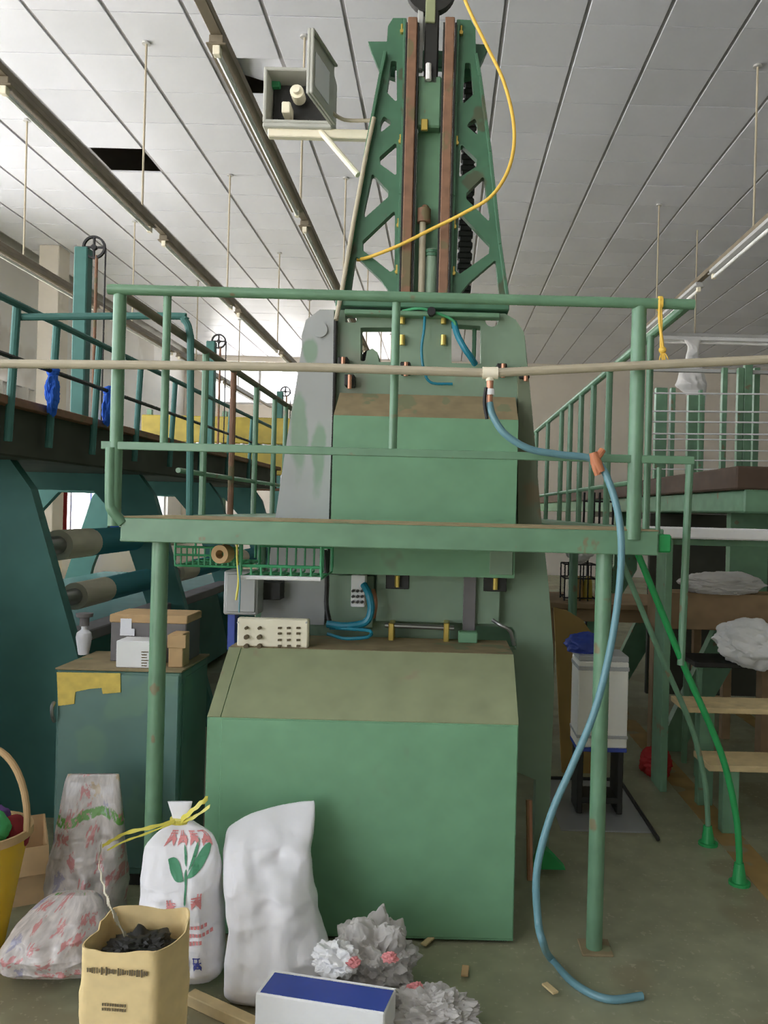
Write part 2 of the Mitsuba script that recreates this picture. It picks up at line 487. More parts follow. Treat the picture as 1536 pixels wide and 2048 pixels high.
def rail_row(x, y0, y1, label, rods, mat='mat_brown_lamp'):
    k = thing('lamp_rail', label, 'lamp rail')
    part(k, 'rail', cbox(x - .03, x + .03, y0, y1, LZ + .07, LZ + .115), mat)
    for y in rods:
        part(k, 'hanger_rod', tube([[x, y, LZ + .11], [x, y, H + .005]], .009, 8), 'mat_ivory_pipe')
        part(k, 'ceiling_cap', disc([x, y, H - .008], [0, 0, 1], .035, .016, 14), 'mat_lamp_grey')
    return k


def long_lamps(x, y0, n, step, L, housing, name):
    lamp_row(x, [y0 + i * step for i in range(n)], L, housing, '', f'unlit fluorescent batten on the {name}', f'battens on the {name}')


rail_row(-1.18, 3.6, 19.5, 'brown lamp rail running beside the lattice tower, second hanging row from the left', (6.45, 9.2, 12.0, 14.7, 17.4))
long_lamps(-1.18, 4.05, 6, 2.6, 2.3, 'mat_brown_lamp', 'lamp rail beside the lattice tower')
rail_row(-2.48, 4.2, 19.5, 'brown lamp rail crossing the dark opening of the missing ceiling tile', (6.6, 9.2, 12.0, 14.7, 17.4))
long_lamps(-2.48, 4.5, 6, 2.6, 2.3, 'mat_brown_lamp', 'lamp rail below the missing ceiling tile')
rail_row(-4.15, 7.0, 19.5, 'brown lamp rail farthest left, passing the concrete column', (8.0, 10.8, 13.6, 16.4))
long_lamps(-4.15, 7.3, 4, 2.7, 2.4, 'mat_brown_lamp', 'lamp rail passing the concrete column')
rail_row(2.48, 4.6, 10.6, 'grey lamp rail on the right above the hanging yellow rope', (6.7, 9.75), 'mat_brown_lamp')
long_lamps(2.48, 5.35, 2, 2.75, 2.35, 'mat_lamp_grey', 'lamp rail on the right')
k = thing('lamp_rail', 'pale lamp rail running crosswise on the right, with the white bag hanging from it', 'lamp rail')
part(k, 'rail', cbox(2.60, 8.6, 10.57, 10.63, LZ + .07, LZ + .115), 'mat_lamp_grey')
for xx in (3.2, 5.2, 7.6): part(k, 'hanger_rod', tube([[xx, 10.6, LZ + .11], [xx, 10.6, H + .005]], .009, 8), 'mat_ivory_pipe')
hm, tb, caps = lamp_mesh(2.35, 'x')
sh = [shape(hm, 'mat_white'), shape(tb, 'mat_tube'), shape(caps[0], 'mat_cream'), shape(caps[1], 'mat_cream')]
for i, xx in enumerate((2.75, 5.25)):
    k = thing('fluorescent_lamp', 'white crosswise fluorescent batten on the right, ' + ('the one with the white bag' if i == 0 else 'farther right of the white bag'), 'lamp', 'crosswise battens')
    for nm, s in zip(('housing', 'lamp_tube', 'end_holder', 'end_holder'), sh):
        part(k, nm, {**s, 'to_world': T().translate([xx, 10.6, LZ])}, None)

# ------------------------------------------------------------------ main embroidery machine
mach = thing('embroidery_machine', 'big green embroidery machine end with lattice tower, tall frame and sloped housing', 'machine')
YB = 2.94
bx0, bx1 = X(409, 1650, YB), X(1032, 1650, YB)
zf, zs = Z(720, 1442, YB), Z(740, 1303, 3.22)
prof = Polygon([(YB, .012), (YB, zf), (3.22, zs), (3.56, zs), (3.56, .012)])
part(mach, 'housing', plate_yz(prof, bx0, bx1), 'mat_green', smooth=False)
part(mach, 'front_panel', cbox(bx0 + .052, bx1 - .002, YB - .004, YB, .02, zf - .004, .002), 'mat_green')
sl = np.array([3.22 - YB, zs - zf]); sl /= np.linalg.norm(sl); nn = np.array([-sl[1], sl[0]]) * .004
lid = Polygon([(YB, zf), (3.22, zs), (3.22 + nn[0], zs + nn[1]), (YB + nn[0], zf + nn[1])])
part(mach, 'sloped_lid', plate_yz(lid, bx0 + .05, bx1), 'mat_olive', 'olive sloped lid', smooth=False)  # even olive tone, greyer than the front panel
part(mach, 'lid_edge', plate_yz(lid, bx0, bx0 + .047), 'mat_olive', smooth=False)
part(mach, 'housing_top', cbox(bx0, bx1, 3.222, 3.56, zs, zs + .004, .001), 'mat_brown_dust', 'top covered in brown dust')
part(mach, 'base_skirt', cbox(bx0 + .02, bx1 - .02, YB + .02, 3.54, 0, .02, 0), 'mat_dark')

YE = 3.64
L = [(604, 690), (603, 672), (612, 640), (640, 619)]
R = [(1010, 627), (1032, 640), (1048, 665), (1053, 720), (1064, 820), (1083, 1040), (1098, 1180), (1107, 1300), (1108, 1380), (1103, 1520), (1099, 1640), (1097, 1718), (1068, 1718), (1072, 1560), (1036, 1545)]
outline = L + R + [(560, 1540), (520, 1540), (515, 1700), (485, 1700), (492, 1500), (497, 1400), (520, 1240), (550, 1040), (575, 870), (592, 770)]
cut1 = [(721, 655), (784, 655), (784, 724), (757, 724), (755, 705), (745, 697), (734, 702), (730, 722), (721, 722)]
cut2 = [(903, 648), (962, 652), (962, 728), (903, 726)]
h1 = [(690, 627), (713, 627), (713, 645), (690, 645)]
cp = P(984, 640, YE)
cut3 = [(952, 1252), (1024, 1254), (1032, 1266), (1034, 1300), (952, 1298)]
fr = pixpoly(outline, YE, .0, [cut1, cut2, cut3, h1]).difference(Point(cp[0], cp[2]).buffer(.03))
part(mach, 'end_frame', plate_xz(fr, YE, YE + .09), 'mat_green_frame', smooth=False)
rimz = [P(1010, 627, YE), P(1032, 640, YE), P(1049, 668, YE), P(1054, 720, YE), P(1064, 820, YE), P(1083, 1040, YE), P(1098, 1180, YE), P(1107, 1300, YE), P(1107, 1380, YE)]
part(mach, 'frame_rim', tube(np.array(rimz) + [-.006, .05, 0], .012, 8), 'mat_green_rail', 'dark rim of the frame')
YC = 3.60
gl = [(604, 690), (603, 672), (612, 640), (640, 619), (668, 620), (667, 700), (664, 850), (657, 1060), (648, 1250), (520, 1246), (550, 1040), (575, 870), (592, 770)]
part(mach, 'grey_side_cover', plate_xz(pixpoly(gl, YC), YC, YE), 'mat_grey_cover', 'grey painted side cover worn to green', smooth=False)
gr = [(1036, 745), (1056, 745), (1064, 820), (1083, 1040), (1086, 1085), (1036, 1085)]
part(mach, 'side_plate', plate_xz(pixpoly(gr, YC), YC, YE), 'mat_dull_olive', 'dull olive plate along the right of the frame', smooth=False)  # separate plate, darker and more olive than the frame
seam = [P(671, 640, YC), P(668, 760, YC), P(665, 850, YC), P(657, 1060, YC), P(650, 1240, YC)]
part(mach, 'cover_seam', tube(np.array(seam) + [0, .01, 0], .009, 8), 'mat_dark')
part(mach, 'round_boss', disc(P(640, 660, YC) + [0, -.004, 0], [0, 1, 0], .034, .012, 24), 'mat_grey_cover')
# the broad front cover with its dusty top
fx0, fx1 = X(664, 950, 3.42), X(1034, 950, 3.42)
ct, cb = Z(850, 835, 3.42), Z(850, 1152, 3.42)
cz = Z(850, 790, 3.60)
part(mach, 'front_cover', plate_yz(Polygon([(3.42, cb), (3.42, ct), (3.62, ct), (3.62, cb)]), fx0, fx1), 'mat_green', smooth=False)
part(mach, 'cover_top', plate_yz(Polygon([(3.42, ct), (3.60, cz), (3.64, cz), (3.64, ct)]), fx0, fx1), 'mat_brown_dust', 'brown dusty sloping cover top', smooth=False)
part(mach, 'cover_plate', cbox(X(980, 1110, 3.41), X(1026, 1110, 3.41), 3.412, 3.42, Z(1000, 1150, 3.41), Z(1000, 1098, 3.41), .002), 'mat_green_frame')
# upper fittings on the frame
for a, b in ((805, 640), (805, 682), (887, 640), (887, 682)):
    q = P(a, b, YE)
    part(mach, 'brass_fitting', cat(tube([q + [0, -.02, .022], q + [0, -.02, -.022]], .012, 10), cbox(q[0] - .007, q[0] + .007, q[1] - .02, q[1] + .01, q[2] - .02, q[2] + .02)), 'mat_brass', 'brass fitting')
q0, q1 = P(672, 592, 3.62), P(1018, 612, 3.62)
part(mach, 'tower_base_bar', cbox(q0[0], q1[0], 3.60, 3.72, Z(850, 618, 3.62), Z(850, 592, 3.62)), 'mat_green_tower')
part(mach, 'tower_base_ledge', cbox(X(690, 625, 3.6), X(1000, 625, 3.6), 3.58, 3.64, Z(850, 634, 3.6), Z(850, 624, 3.6)), 'mat_green_rail')
for (a, b) in ((687, 725), (700, 760), (811, 735), (1003, 738), (1048, 745)):
    q = P(a, b, 3.6)
    c = part(mach, 'clamp', cat(cbox(q[0] - .022, q[0] + .022, 3.57, YE, q[2] - .03, q[2] + .02), disc(q + [0, -.02, .0], [0, 1, 0], .017, .03)), 'mat_dark')
    part(c, 'bolt', tube([q + [.004, -.045, .015], q + [.004, -.045, -.045]], .009, 8), 'mat_copper')
part(mach, 'vertical_strut', cbox(X(944, 690, 3.72), X(952, 690, 3.72), 3.70, 3.73, Z(948, 726, 3.7), Z(948, 650, 3.7)), 'mat_green_tower')
part(mach, 'motor_drum', disc(P(742, 720, 3.78), [0, 1, 0], .04, .08, 20), 'mat_black')
part(mach, 'cable', tube([P(850, 628, 3.6), P(848, 660, 3.57), P(843, 700, 3.57), P(848, 740, 3.57), P(862, 765, 3.58), P(905, 768, 3.59)], .006, 8, 8), 'mat_blue_cable', 'thin blue-green cable')
part(mach, 'cable', tube([P(908, 645, 3.6), P(915, 670, 3.57), P(928, 695, 3.56), P(942, 715, 3.57), P(950, 728, 3.6)], .014, 10, 8), 'mat_blue_cable', 'thick blue cable bundle')
part(mach, 'cable', tube([P(805, 622, 3.6), P(835, 617, 3.57), P(862, 622, 3.57), P(905, 640, 3.58), P(912, 660, 3.58)], .006, 8, 8), 'mat_mesh_green', 'green cable')
part(mach, 'junction_knob', disc(P(863, 624, 3.57), [0, 1, 0], .018, .04), 'mat_black')
# lower front between deck and housing
part(mach, 'lower_panel', cbox(X(752, 1200, 3.58), X(1000, 1200, 3.58), 3.575, YE, Z(870, 1246, 3.58), Z(870, 1150, 3.58), .004), 'mat_green_frame')
part(mach, 'lower_panel', cbox(X(655, 1200, 3.6), X(748, 1200, 3.6), 3.59, YE, Z(700, 1255, 3.6), Z(700, 1150, 3.6), .004), 'mat_green_frame')
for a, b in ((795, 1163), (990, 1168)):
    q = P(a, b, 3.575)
    c = part(mach, 'painted_recess', cbox(q[0] - .05, q[0] + .05, 3.566, 3.577, q[2] - .032, q[2] + .032, .002), 'mat_dark', 'dark slab painted as a shaded recess')  # proud dark slab, its colour standing in for the shade of a recess
    part(c, 'latch', cat(tube([q + [0, -.03, .028], q + [0, -.03, -.022]], .011, 10), cbox(q[0] - .008, q[0] + .008, q[1] - .03, q[1], q[2] - .012, q[2] + .012)), 'mat_brass', 'brass latch')
part(mach, 'strap', cbox(X(926, 1220, 3.55), X(951, 1220, 3.55), 3.545, 3.56, Z(940, 1275, 3.55), Z(940, 1150, 3.55), .002), 'mat_grey_box', 'grey-brown strap')
part(mach, 'strap_foot', cbox(X(916, 1285, 3.5), X(954, 1285, 3.5), 3.46, 3.52, zs + .003, zs + .05), 'mat_green')
part(mach, 'feed_rod', tube([P(770, 1250, 3.5), P(908, 1256, 3.5)], .011, 10), 'mat_steel', 'bare steel rod')
for a in (783, 893):
    q = P(a, 1254, 3.5)
    part(mach, 'rod_bracket', cbox(q[0] - .012, q[0] + .012, 3.48, 3.58, zs, q[2] + .02), 'mat_brass', 'brass rod bracket')
part(mach, 'pipe_elbow', tube([P(985, 1240, 3.5), P(1000, 1250, 3.48), P(1020, 1262, 3.48), P(1028, 1290, 3.5)], .008, 8, 6), 'mat_steel')
part(mach, 'foot_bracket', plate_xz(pixpoly([(1060, 1728), (1128, 1730), (1095, 1695), (1078, 1690)], 3.55), 3.5, 3.56), 'mat_bright_green', 'bright green foot', smooth=False)
part(mach, 'side_pipe', cat(tube([P(1058, 1600, 3.4), P(1060, 1760, 3.35)], .013, 8)), 'mat_copper')
part(mach, 'terminal_block', cbox(X(702, 1180, 3.5), X(730, 1180, 3.5), 3.5, 3.59, Z(716, 1214, 3.5), Z(716, 1150, 3.5), .003), 'mat_white', 'white terminal block')
for j in range(3):
    for i in range(3):
        q = P(706 + 9 * i, 1182 + 11 * j, 3.49)
        part(mach, 'terminal', disc(q, [0, 1, 0], .006, .02, 8), 'mat_dark')
part(mach, 'cable', tube([P(728, 1170, 3.48), P(738, 1190, 3.44), P(742, 1220, 3.44), P(730, 1245, 3.44), P(690, 1252, 3.44), P(655, 1248, 3.46)], .016, 10, 8), 'mat_blue_cable', 'thick blue cable')
part(mach, 'cable', tube([P(655, 1268, 3.4), P(690, 1277, 3.36), P(735, 1274, 3.36), P(740, 1262, 3.4), P(700, 1258, 3.42), P(660, 1256, 3.46)], .007, 8, 8), 'mat_blue_cable')
part(mach, 'cable', tube([P(650, 1100, 3.5), P(654, 1160, 3.5), P(653, 1210, 3.5), P(660, 1250, 3.46)], .010, 8, 8), 'mat_dark')
part(mach, 'copper_coil', tube([P(745, 1180, 3.5), P(750, 1205, 3.48), P(746, 1235, 3.5)], .012, 8, 6), 'mat_copper')
gq = (445, 1150, 516, 1230)
jb = part(mach, 'junction_box', cbox(X(447, 1190, 3.4), X(515, 1190, 3.4), 3.40, 3.52, Z(480, 1230, 3.4), Z(480, 1142, 3.4), .006), 'mat_lamp_grey', 'light grey junction box')
part(jb, 'lid', cbox(X(452, 1190, 3.39), X(510, 1190, 3.39), 3.392, 3.40, Z(480, 1224, 3.4), Z(480, 1148, 3.4), .003), 'mat_lamp_grey')
part(mach, 'junction_box_bracket', cbox(X(455, 1250, 3.44), X(470, 1250, 3.44), 3.44, 3.5, Z(460, 1300, 3.44), Z(460, 1226, 3.44), .002), 'mat_blue')
part(mach, 'box_arm', cbox(X(500, 1170, 3.5), X(560, 1170, 3.5), 3.51, 3.62, Z(530, 1200, 3.5), Z(530, 1165, 3.5), .002), 'mat_dark')

# tower: two lattice cheeks, mirrored
YT = 3.66
out = [(786, 36), (776, 52), (772, 110), (762, 155), (734, 303), (705, 485), (684, 592), (798, 592), (802, 394), (808, 212), (812, 36)]
holes = [[(782, 122), (793, 122), (794, 206), (773, 184)], [(767, 232), (779, 240), (783, 248), (760, 266), (761, 245)], [(793, 284), (793, 352), (760, 328), (759, 314)],
         [(744, 346), (777, 382), (776, 394), (727, 438), (728, 420)], [(790, 420), (789, 538), (781, 544), (725, 500), (725, 482)], [(711, 512), (716, 516), (762, 560), (779, 584), (700, 584)]]
leftc = pixpoly(out, YT, 0, holes)
tcx = X(857, 300, YT)
rightc = shapely.affinity.scale(leftc, -1, 1, origin=(tcx, 0))
for g, s in ((leftc, 1), (rightc, -1)):
    t = part(mach, 'tower_cheek', plate_xz(g, YT, YT + .045), 'mat_green_tower', smooth=False)
    oe = np.array([[*P(a, b, YT)[[0]], YT + .02, P(a, b, YT)[2]] for a, b in out[2:7]])
    ie = np.array([[P(a, b, YT)[0], YT + .02, P(a, b, YT)[2]] for a, b in ((811, 45), (808, 212), (802, 394), (798, 590))])
    if s < 0:
        oe[:, 0] = 2 * tcx - oe[:, 0]; ie[:, 0] = 2 * tcx - ie[:, 0]
    for e, nm in ((oe, 'outer_flange'), (ie, 'inner_flange')):
        m = [cbox(-.007, .007, -.055, .055, -np.linalg.norm(b - a) / 2, np.linalg.norm(b - a) / 2, .002) for a, b in zip(e[:-1], e[1:])]
        for q, a, b in zip(m, e[:-1], e[1:]):
            q.apply_transform(trimesh.geometry.align_vectors([0, 0, 1], (b - a) / np.linalg.norm(b - a)))
            q.apply_translation((a + b) / 2)
        part(t, nm, cat(m), 'mat_green_tower')
    for a, b in ((804, 65), (801, 285), (797, 452), (794, 545)):
        q = P(a, b, YT); xx = q[0] if s > 0 else 2 * tcx - q[0]
        part(t, 'bolt', cat(disc([xx, YT - .008, q[2]], [0, 1, 0], .009, .016, 10), tube([[xx, YT - .012, q[2] + .03], [xx, YT - .012, q[2]]], .005, 6)), 'mat_brass', 'brass clip')
for a0, a1 in ((822, 815), (897, 889)):
    p0, p1 = P(a0, 38, 3.62), P(a1, 606, 3.62)
    xm = (p0[0] + p1[0]) / 2
    g = part(mach, 'guide_rail', cbox(xm - .021, xm + .021, 3.60, 3.64, p1[2], p0[2], .004), 'mat_rust', 'brown rusty guide rail')
    for s in (-1, 1):
        part(g, 'edge_strip', cbox(xm + s * .026 - .004, xm + s * .026 + .004, 3.61, 3.67, p1[2], p0[2] - .02, .001), 'mat_dark')
xc = X(856, 400, 3.70)
part(mach, 'centre_plate', cbox(xc - .056, xc + .056, 3.70, 3.75, Z(856, 600, 3.7), Z(856, 190, 3.7), .006), 'mat_green', 'mid-green plate between the guide rails')
part(mach, 'slide_block', cbox(xc - .06, xc + .05, 3.64, 3.72, Z(856, 262, 3.68), Z(856, 160, 3.68), .008), 'mat_green_rail', 'oily slide block')
part(mach, 'slide_plate', cbox(X(842, 245, 3.63), X(856, 245, 3.63), 3.63, 3.645, Z(850, 260, 3.63), Z(850, 237, 3.63), .003), 'mat_brass')
part(mach, 'piston_rod', tube([P(842, 610, 3.64), P(846, 435, 3.64)], .015, 12), 'mat_ivory_pipe', 'dull piston rod')
part(mach, 'piston_head', cat(disc(P(848, 432, 3.64), [0, 0, 1], .03, .06), tube([P(848, 430, 3.64), P(851, 415, 3.66)], .018, 10)), 'mat_rust')
part(mach, 'cylinder', tube([P(862, 606, 3.66), P(864, 500, 3.66)], .028, 16), 'mat_green_frame')
for b in (505, 512): part(mach, 'cylinder_ring', disc(P(864, b, 3.66), [0, 0, 1], .034, .012), 'mat_green_tower')
part(mach, 'hoist_column', cbox(X(849, 90, 3.66), X(877, 90, 3.66), 3.64, 3.72, Z(862, 172, 3.66), Z(862, -70, 3.66), .006), 'mat_dark', 'dark oily hoist column')
part(mach, 'hoist_plate', cbox(X(851, 20, 3.63), X(871, 20, 3.63), 3.63, 3.645, Z(862, 44, 3.63), Z(862, -30, 3.63), .003), 'mat_olive')
part(mach, 'bright_gap_strip', cbox(X(835, 60, 3.66), X(847, 60, 3.66), 3.65, 3.69, Z(840, 140, 3.66), Z(840, -60, 3.66), .004), 'mat_lamp_grey', 'pale strip painted as the bright gap beside the hoist')  # pale bar whose colour stands in for a bright see-through gap
part(mach, 'bright_slot_bar', tube([P(857, 128, 3.62), P(857, 160, 3.62)], .013, 10), 'mat_white', 'white bar painted as the bright slot in the hoist')  # white bar drawn for the brightness of an open slot
part(mach, 'hoist_pulley', cat(disc(P(862, -20, 3.66), [0, 1, 0], .11, .04, 28, .03)), 'mat_dark')
wing = pixpoly([(737, 88), (790, 88), (790, 160), (762, 150), (748, 118)], 3.78)
part(mach, 'wing_bracket', plate_xz(wing, 3.76, 3.80), 'mat_green_tower', smooth=False)
wx = X(857, 100, 3.78)
part(mach, 'wing_bracket', plate_xz(shapely.affinity.scale(wing, -1, 1, origin=(wx, 0)), 3.76, 3.80), 'mat_green_tower', smooth=False)
part(mach, 'wing_beam', cbox(X(780, 100, 3.78), X(940, 100, 3.78), 3.80, 3.84, Z(857, 130, 3.78), Z(857, 95, 3.78)), 'mat_green_tower')
ch = []
pz = np.linspace(Z(940, 110, 3.95), Z(930, 600, 3.95), 46)
px_ = np.linspace(X(944, 110, 3.95), X(926, 600, 3.95), 46)
for i in range(46):
    w = .036 if i % 2 else .029
    ch.append(cbox(px_[i] - w, px_[i] + w, 3.93, 3.98, pz[i] - .013, pz[i] + .013, .004))
part(mach, 'cable_chain', cat(ch), 'mat_dark', 'black cable chain')
part(mach, 'chain_arm', cbox(X(930, 120, 3.9), X(955, 120, 3.9), 3.82, 3.99, Z(940, 130, 3.9), Z(940, 108, 3.9)), 'mat_green_tower')

# long body of the machine that runs back behind the end frame
ybk = 11.5
part(mach, 'long_beam', cbox(-.62, .35, YE + .10, ybk, 1.66, 1.80, .01), 'mat_green_rail')
for y in (5.6, 7.8, 10.0):
    part(mach, 'rear_frame', plate_xz(Polygon([(-.95, 0), (.66, 0), (.60, .8), (.40, 2.0), (.30, 2.35), (-.58, 2.35), (-.70, 2.0), (-.88, .8)]).difference(sbox(-.5, .1, .22, 1.4)), y, y + .08), 'mat_green_rail', smooth=False)

# control panel on the housing
cpn = thing('control_panel', 'cream switch panel with rows of knobs standing on the left of the housing top', 'control panel')
a0, a1 = P(473, 1306, 3.235), P(617, 1239, 3.235)
b = part(cpn, 'face', cbox(a0[0], a1[0], 3.235, 3.27, zs + .003, a1[2], .005), 'mat_cream')
part(cpn, 'back_box', cbox(a0[0] + .01, a1[0] - .01, 3.27, 3.34, zs + .004, a1[2] - .01, .004), 'mat_grey_box')
for i, px in enumerate((493, 519)):
    for j, py in enumerate((1256, 1274, 1292)):
        part(cpn, 'knob', disc(P(px, py, 3.225), [0, 1, 0], .009 if j else .006, .022, 14), 'mat_ink')
for px in (560, 578, 597):
    for py in (1256, 1267, 1280, 1292):
        q = P(px, py, 3.231)
        part(cpn, 'switch', cbox(q[0] - .008, q[0] + .006, q[1] - .006, q[1] + .006, q[2] - .004, q[2] + .004, .001), 'mat_ink')
for px in (476, 613):
    for py in (1245, 1299): part(cpn, 'screw', disc(P(px, py, 3.233), [0, 1, 0], .004, .006, 8), 'mat_steel')

# ------------------------------------------------------------------ access platform (gallery) around the machine
plat = thing('access_platform', 'green steel access platform with guard rails around the embroidery machine', 'platform')
YP = 2.86
dz1, dz0 = Z(885, 1052, YP), Z(885, 1100, YP)
gx0, gx1 = X(240, 1050, YP), X(1318, 1080, YP)
part(plat, 'front_beam', cat(cbox(gx0, gx1, YP, YP + .03, dz0, dz1, .006), cbox(gx0, gx1, YP, YP + .10, dz1 - .012, dz1, .003), cbox(gx0, gx1, YP, YP + .10, dz0, dz0 + .012, .003)), 'mat_green_rail')
part(plat, 'beam_end', cbox(gx1, gx1 + .05, YP + .02, YP + .22, dz0 + .01, dz1 - .01, .006), 'mat_bright_green')
part(plat, 'deck', cbox(gx0, gx1, YP + .003, 3.40, dz1, dz1 + .006, .001), 'mat_brown_dust', 'dusty deck plate')
part(plat, 'side_deck', cbox(-1.20, -.80, 3.40, ybk, dz1 - .05, dz1, .004), 'mat_green_rail')
part(plat, 'side_deck', cbox(.56, .92, 3.40, ybk, dz1 - .05, dz1, .004), 'mat_green_rail')
lx, rx = X(312, 1360, YP + .05), X(1200, 1480, YP + .05)
for x in (lx, rx):
    l = part(plat, 'leg', tube([[x, YP + .06, 0], [x, YP + .06, dz0 + .005]], .029, 16), 'mat_green_rail')
    part(l, 'foot_plate', cbox(x - .05, x + .06, YP + .01, YP + .12, 0, .008, .002), 'mat_brown_dust')
for x in (-1.14, .84):
    for y in (5.2, 7.6, 10.0): part(plat, 'leg', tube([[x, y, 0], [x, y, dz1 - .05]], .028, 12), 'mat_green_rail')
rt = Z(885, 596, YP)
rx0, rx1 = X(217, 580, YP), X(1388, 608, YP)
part(plat, 'top_rail', tube([[rx0, YP, rt], [rx1, YP, rt]], .0185, 14), 'mat_green_rail')
midz = Z(885, 908, YP)
part(plat, 'mid_rail', cat(cbox(X(203, 890, YP), X(1388, 925, YP), YP - .006, YP + .004, midz - .014, midz + .014, .002), cbox(X(203, 890, YP), X(1388, 925, YP), YP - .006, YP + .03, midz + .008, midz + .014, .002)), 'mat_green_rail')
cx0, cx1 = X(232, 800, YP), X(1274, 850, YP)
for x, r in ((cx0, .022), (cx1, .026)):
    part(plat, 'post', tube([[x, YP + .012, dz1 - .03], [x, YP + .012, rt]], r, 16), 'mat_green_rail')
part(plat, 'post_stub', tube([P(222, 895, YP), P(221, 1000, YP), P(226, 1022, YP), P(246, 1046, YP + .01)], .019, 12, 6), 'mat_green_rail')
for px, r in ((329, .014), (789, .0145)):
    x = X(px, 740, YP)
    part(plat, 'baluster', tube([[x, YP + .012, midz], [x, YP + .012, rt]], r, 12), 'mat_green_rail')
part(plat, 'post', tube([[X(1297, 850, 3.0), 3.0, dz1], [X(1297, 850, 3.0), 3.0, Z(1297, 672, 3.0)]], .013, 12), 'mat_green_rail')
part(plat, 'brace', cat(tube([P(1318, 935, 3.25), P(1315, 1085, 3.25)], .010, 10)), 'mat_green_rail')
for s, x, ys in ((0, rx0 + .02, (3.97, 4.50, 5.05, 5.6, 6.0, 6.6, 7.3, 8.0)), (1, rx1 - .02, (4.2, 4.64, 5.05, 5.47, 5.88, 6.65, 7.45, 8.2))):
    part(plat, 'side_top_rail', tube([[x, YP, rt], [x, 8.4, rt]], .018, 12), 'mat_green_rail' if s else 'mat_brown_lamp')
    part(plat, 'side_lower_rail', tube([[x, 3.6, dz1 + .2], [x, 8.4, dz1 + .2]], .012, 10), 'mat_green_rail')
    for i, y in enumerate(ys):
        part(plat, 'side_post', tube([[x, y, dz1 - .04], [x, y, rt]], .017, 10), 'mat_rust' if (s == 0 and i == 1) else 'mat_green_rail')
    part(plat, 'side_kick_rail', cbox(x - .02, x + .02, 3.4, 8.4, dz1 - .05, dz1 + .002, .003), 'mat_green_rail')

hr = thing('stair_handrail', 'bent green tube handrail with two bright green feet right of the platform', 'handrail')
for dy, r in ((0, .014), (.41, .013)):
    ps = [P(1272, 1098, 3.40), P(1365, 1325, 3.44), P(1440, 1500, 3.46), P(1470, 1620, 3.47), P(1478, 1700, 3.47)]
    ps = [p + [0, dy, 0] for p in ps] + [np.array([P(1479, 1760, 3.47)[0], 3.47 + dy, .01])]
    s = part(hr, 'sloped_tube', tube(ps, r, 12, 6), 'mat_bright_green' if dy == 0 else 'mat_green_rail')
    part(s, 'foot', cat(tube([[ps[-1][0], ps[-1][1], .004], [ps[-1][0] - .004, ps[-1][1], .09]], [.032, .02], 12), disc([ps[-1][0], ps[-1][1], .006], [0, 0, 1], .045, .012)), 'mat_bright_green', 'bright green foot')
part(hr, 'upright', tube([P(1380, 928, 3.44), P(1376, 1000, 3.44), P(1362, 1330, 3.44)], .0165, 12), 'mat_green_rail', 'pale green upright')
part(hr, 'tie_bar', tube([P(1280, 916, 3.44), P(1388, 924, 3.44)], .010, 10), 'mat_green_rail')
part(hr, 'tie_bar', tube([P(1272, 1098, 3.40), P(1210, 1095, 3.40)], .012, 10), 'mat_green_rail')

bridge = thing('bridge_rail', 'thin dark green bent rail linking the platform with the dark machine on the left', 'handrail')
part(bridge, 'tube', tube([P(40, 634, 3.6), P(340, 632, 3.6), P(368, 640, 3.6), P(379, 665, 3.6), P(381, 720, 3.6), P(379, 1050, 3.6)], .016, 10, 8), 'mat_deep_teal')

pole = thing('air_pipe', 'ivory air pipe running across the whole view in front of the guard rail', 'pipe')
pl = [P(-160, 726, 2.80), P(300, 730, 2.80), P(640, 735, 2.80), P(980, 746, 2.80), P(1280, 731, 2.80), P(1700, 711, 2.80)]
part(pole, 'pipe', tube(pl, .0155, 12), 'mat_ivory_pipe')
part(pole, 'tee', cat(tube([P(965, 746, 2.8), P(996, 746, 2.8)], .021, 14), tube([P(980, 746, 2.8), P(980, 762, 2.8)], .014, 12)), 'mat_cream', 'cream tee fitting')
part(pole, 'nozzle', tube([P(980, 760, 2.8), P(979, 806, 2.8)], [.012, .014, .010], 12), 'mat_copper', 'copper nozzle wrapped in white')
part(pole, 'nozzle_wrap', tube([P(980, 778, 2.8), P(980, 790, 2.8)], .0155, 12), 'mat_white')
part(pole, 'valve_handle', tube([P(972, 775, 2.79), P(969, 805, 2.79), P(974, 838, 2.79)], .006, 8, 5), 'mat_black')

hose_pts = [P(979, 806, 2.80), P(985, 830, 2.79), P(1010, 868, 2.78), P(1060, 898, 2.78), P(1120, 909, 2.79), P(1190, 921, 2.80), P(1222, 975, 2.78), P(1241, 1060, 2.76), P(1240, 1160, 2.76), P(1222, 1290, 2.75), P(1190, 1420, 2.72), P(1145, 1530, 2.70), P(1102, 1630, 2.68), P(1074, 1740, 2.66), P(1076, 1840, 2.64)]
fl = []
for a, b in ((1100, 1915), (1150, 1968), (1215, 1998), (1285, 1992)):
    d = np.array([0, 1.0, 0]) + (a - CX) / F * RIGHT + (CY - b) / F * UP
    tt = (.012 - EYE) / d[2]
    fl.append(np.array([0, 0, EYE]) + tt * d)
hose_pts += [P(1086, 1885, 2.60)] + fl
hose = thing('air_hose', 'blue air hose hanging from the pipe and curling onto the floor at right', 'hose')
part(hose, 'hose', tube(hose_pts, .0125, 12, 8), 'mat_blue_hose')
part(hose, 'tape', cat(tube([P(1186, 905, 2.79), P(1192, 925, 2.79), P(1202, 945, 2.785)], [.014, .02, .015], 12), tube([P(1205, 900, 2.80), P(1190, 926, 2.785), P(1196, 950, 2.785)], .012, 10, 5)), 'mat_orange_tape', 'orange tape knot')
